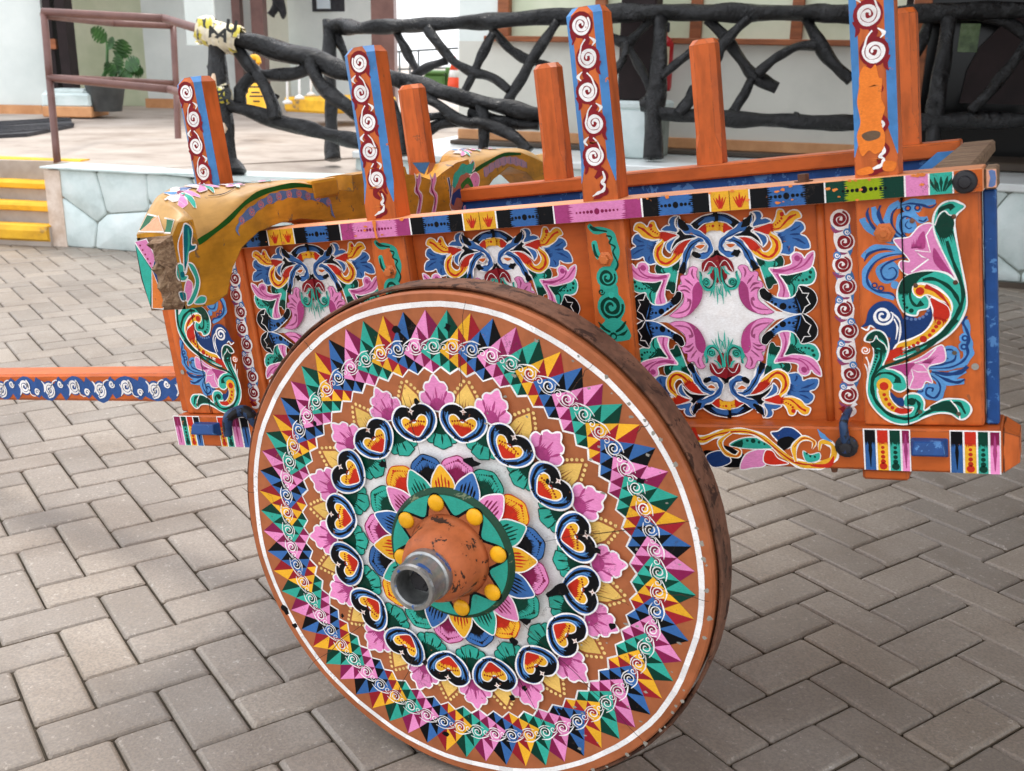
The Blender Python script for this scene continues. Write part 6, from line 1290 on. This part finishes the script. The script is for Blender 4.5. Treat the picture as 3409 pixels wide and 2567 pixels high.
# end-block scrolls
w5 = 0.00035
P.shape(T(zl4, (320,520),(345,440),(355,415),(360,520),(375,600),(365,680),(345,660),(330,600)), (0.80,0.20,0.02,1), 'W', 6*w5); P.shape(T(zl4, (350,420),(380,415),(400,450),(395,520),(420,525),(415,550),(380,570),(375,620),(355,680),(350,560)), (0.0,0.16,0.20,1), 'W', 6*w5); P.stroke(T(zl4, (375,430),(380,520),(365,620)), [4*w5, 16*w5, 4*w5], 'T')
P.shape(T(zl4, (310,680),(320,630),(350,640),(355,690),(375,700),(360,725),(325,720)), 'T', 'W', 6*w5); P.dot(*T(zl4, (345,690))[0], 14*w5, (0.0,0.16,0.20,1)); P.shape(T(zl4, (375,630),(410,640),(440,720),(430,790),(400,850),(370,855),(400,790),(415,720)), 'T', 'W', 6*w5); P.shape(T(zl4, (370,720),(400,740),(395,800),(370,840),(355,780)), 'P', 'W', 5*w5); P.shape(T(zl4, (325,790),(360,790),(365,830),(340,835)), (0.0,0.16,0.20,1), 'W', 5*w5); P.shape(T(zl4, (410,850),(440,810),(475,815),(465,850)), 'T', 'W', 5*w5)
P.build('painted_scroll', yk); P = Paint(lambda y, z, h: (X1+h, y, z)); P.k = 37
# middle: pink stems, blue leaf, carved scroll block
for x0_ in (0, 140): P.shape(T(zcc, (910+x0_,350),(935+x0_,400),(960+x0_,350),(970+x0_,420),(950+x0_,500),(985+x0_,560),(960+x0_,720),(930+x0_,720),(955+x0_,580),(910+x0_,520),(925+x0_,440)), 'P', 'Cr', .0028, n=3); P.stroke(T(zcc, (935+x0_,400),(930+x0_,500),(960+x0_,580),(950+x0_,700)), [.002,.005,.005,.002], 'Mn')
P.stroke(T(zcc, (775,450),(770,560),(785,730)), [.013,.009,.006], 'W'); P.stroke(T(zcc, (775,452),(770,560),(785,730)), [.009,.006,.003], 'D'); P.stroke(T(zcc, (1220,390),(1240,500),(1250,680)), [.010,.009,.007], 'W'); P.stroke(T(zcc, (1222,392),(1240,500),(1250,680)), [.006,.006,.004], 'D')
P.shape(T(zcc, (1250,690),(1260,520),(1270,400),(1330,320),(1400,290),(1450,230),(1465,310),(1410,360),(1500,360),(1500,440),(1490,600),(1480,690)), (0.45,0.16,0.10,1), 'W', .003, n=3); P.stroke(T(zcc, (1270,480),(1300,380),(1360,310),(1420,310),(1460,250)), [.012,.020,.022,.018,.004], 'T'); P.shape(T(zcc, (1420,400),(1470,340),(1510,400),(1480,500)), 'P', 'W', .002); P.stroke(T(zcc, (1340,480),(1400,420),(1440,480),(1420,570),(1370,610)), [.008,.016,.016,.014,.006], (0.02,0.16,0.02,1)); P.stroke(T(zcc, (1260,640),(1280,560),(1340,540),(1370,620),(1350,690)), [.012,.018,.018,.016,.01], 'D'); P.stroke(T(zcc, (1390,520),(1400,580),(1380,600)), [.004,.010,.004], (0.8,0.25,0.05,1)); P.shape(T(zcc, (1470,570),(1500,580),(1500,660),(1480,670)), 'B', 'W', .002, n=3); P.shape(T(zcc, (1370,650),(1440,640),(1440,680),(1370,690)), 'P', 'W', .002, n=3)
P.shape(T(zcc, (890,255),(1050,250),(1000,360),(960,340)), 'LB', 'GY', .002, smooth=False); P.shape(T(zcc, (1050,255),(1105,255),(1070,330),(1020,370)), (0.72,0.25,0.10,1), smooth=False)
P.build('painted_face', yk)
# flowers on the crowned top of the near arch
P = Paint(lambda x, y, h: (x, y, topz(x, y)+0.0009+h)); rnd = random.Random(3)
for (cx_, cy_, k_) in ((-0.428, 0.02, 0.9), (-0.435, 0.075, 0.9), (-0.425, 0.135, 0.7), (-0.425, 0.215, 0.75), (-0.425, yB+.50, 0.8), (-0.43, yB+.56, 0.8), (-0.425, yB+.64, 0.7)):
    for t in range(7):
        a = t*2*pi/7+k_; c_ = ('P','GB','W','LB','Cr','P','T')[t]; e_ = (cx_+.026*k_*cos(a), cy_+.036*k_*sin(a)); m_ = (cx_+.014*k_*cos(a+.3), cy_+.018*k_*sin(a+.3))
        P.stroke([(cx_, cy_), m_, e_], [.004, .016*k_, .004], 'Cr', n=4); P.stroke([(cx_, cy_), m_, e_], [.002, .012*k_, .002], c_, n=4)
    P.dot(cx_, cy_, .006, 'Mn', 10); P.build('painted_flower', yk); P = Paint(lambda x, y, h: (x, y, topz(x, y)+0.0022+h)); P.k = 40+int(1000*cy_)
P.shape([(-.388,ye+.002),(-.452,ye+.002),(-.450,ye+.024),(-.392,ye+.018)], (0.04,0.16,0.08,1), 'Cr', .002, smooth=False); P.shape([(-.40,ye+.001),(-.45,ye+.001),(-.424,ye+.02)], (0.75,0.38,0.22,1), 'Cr', .002, smooth=False)
P.stroke([(-0.41, 0.06), (-0.405, 0.10), (-0.415, 0.16), (-0.42, 0.22)], [.0008, .0014, .0014, .0006], (0.05,0.03,0.02,1)); P.build('painted_crest', yk)
# raised saddle blocks and broken near end
box('saddle_block', X0+.02, X1+.0015, yB-0.125, yB-0.045, .512, .548, yk, M['ochre'], .006, 2)
P = Paint(lambda x, z, h: (x, ye-h, z))
xe = lambda *p: [(lambda q: (q.x, q.z))(loc(*zl4(*t), 1, ye-0.01)) for t in p]
bm = bmesh.new(); rnd = random.Random(9); NX_, NZ_ = 9, 12; g_ = []
for j in range(NZ_+1):
    row = []
    for i in range(NX_+1):
        fx_, fz_ = i/NX_, j/NZ_; x = X0-.001 + (X1-X0+.002)*fx_; z = .388 + .113*fz_
        dep = 0.005 if fx_ < 0.5 else 0.010 + 0.014*rnd.random()
        row.append(bm.verts.new((x, ye - dep*(0 if (i in (0, NX_) or j in (0, NZ_)) else 1), z)))
    g_.append(row)
for j in range(NZ_):
    for i in range(NX_): bm.faces.new((g_[j][i], g_[j][i+1], g_[j+1][i+1], g_[j+1][i]))
frombm('broken_end', bm, yk, M['rawwood'])
P = Paint(lambda x, z, h: (x, ye-0.0065-h*2, z)); xl = X0+.001; 
P.shape([(xl,.496),(xl+0.0252,.499),(xl+0.0364,.47),(xl+0.0238,.452)], 'P', 'W', .002, smooth=False); P.shape([(xl,.492),(xl+0.0238,.452),(xl+0.0056,.395),(xl-.001,.44)], 'T', 'K', .002, smooth=False); P.shape([(xl+0.0238,.452),(xl+0.0364,.47),(xl+0.0420,.42),(xl+0.0364,.405)], 'D', 'W', .0016, smooth=False); P.shape([(xl+0.0238,.452),(xl+0.0378,.402),(xl+0.0308,.391),(xl+0.0084,.393)], (0.72,0.20,0.04,1), 'W', .002, smooth=False)
P.dots([(xl+0.0098+.0034*k, .490-.007*k) for k in range(6)], .0016, 'Mr'); P.build('painted_end', yk)
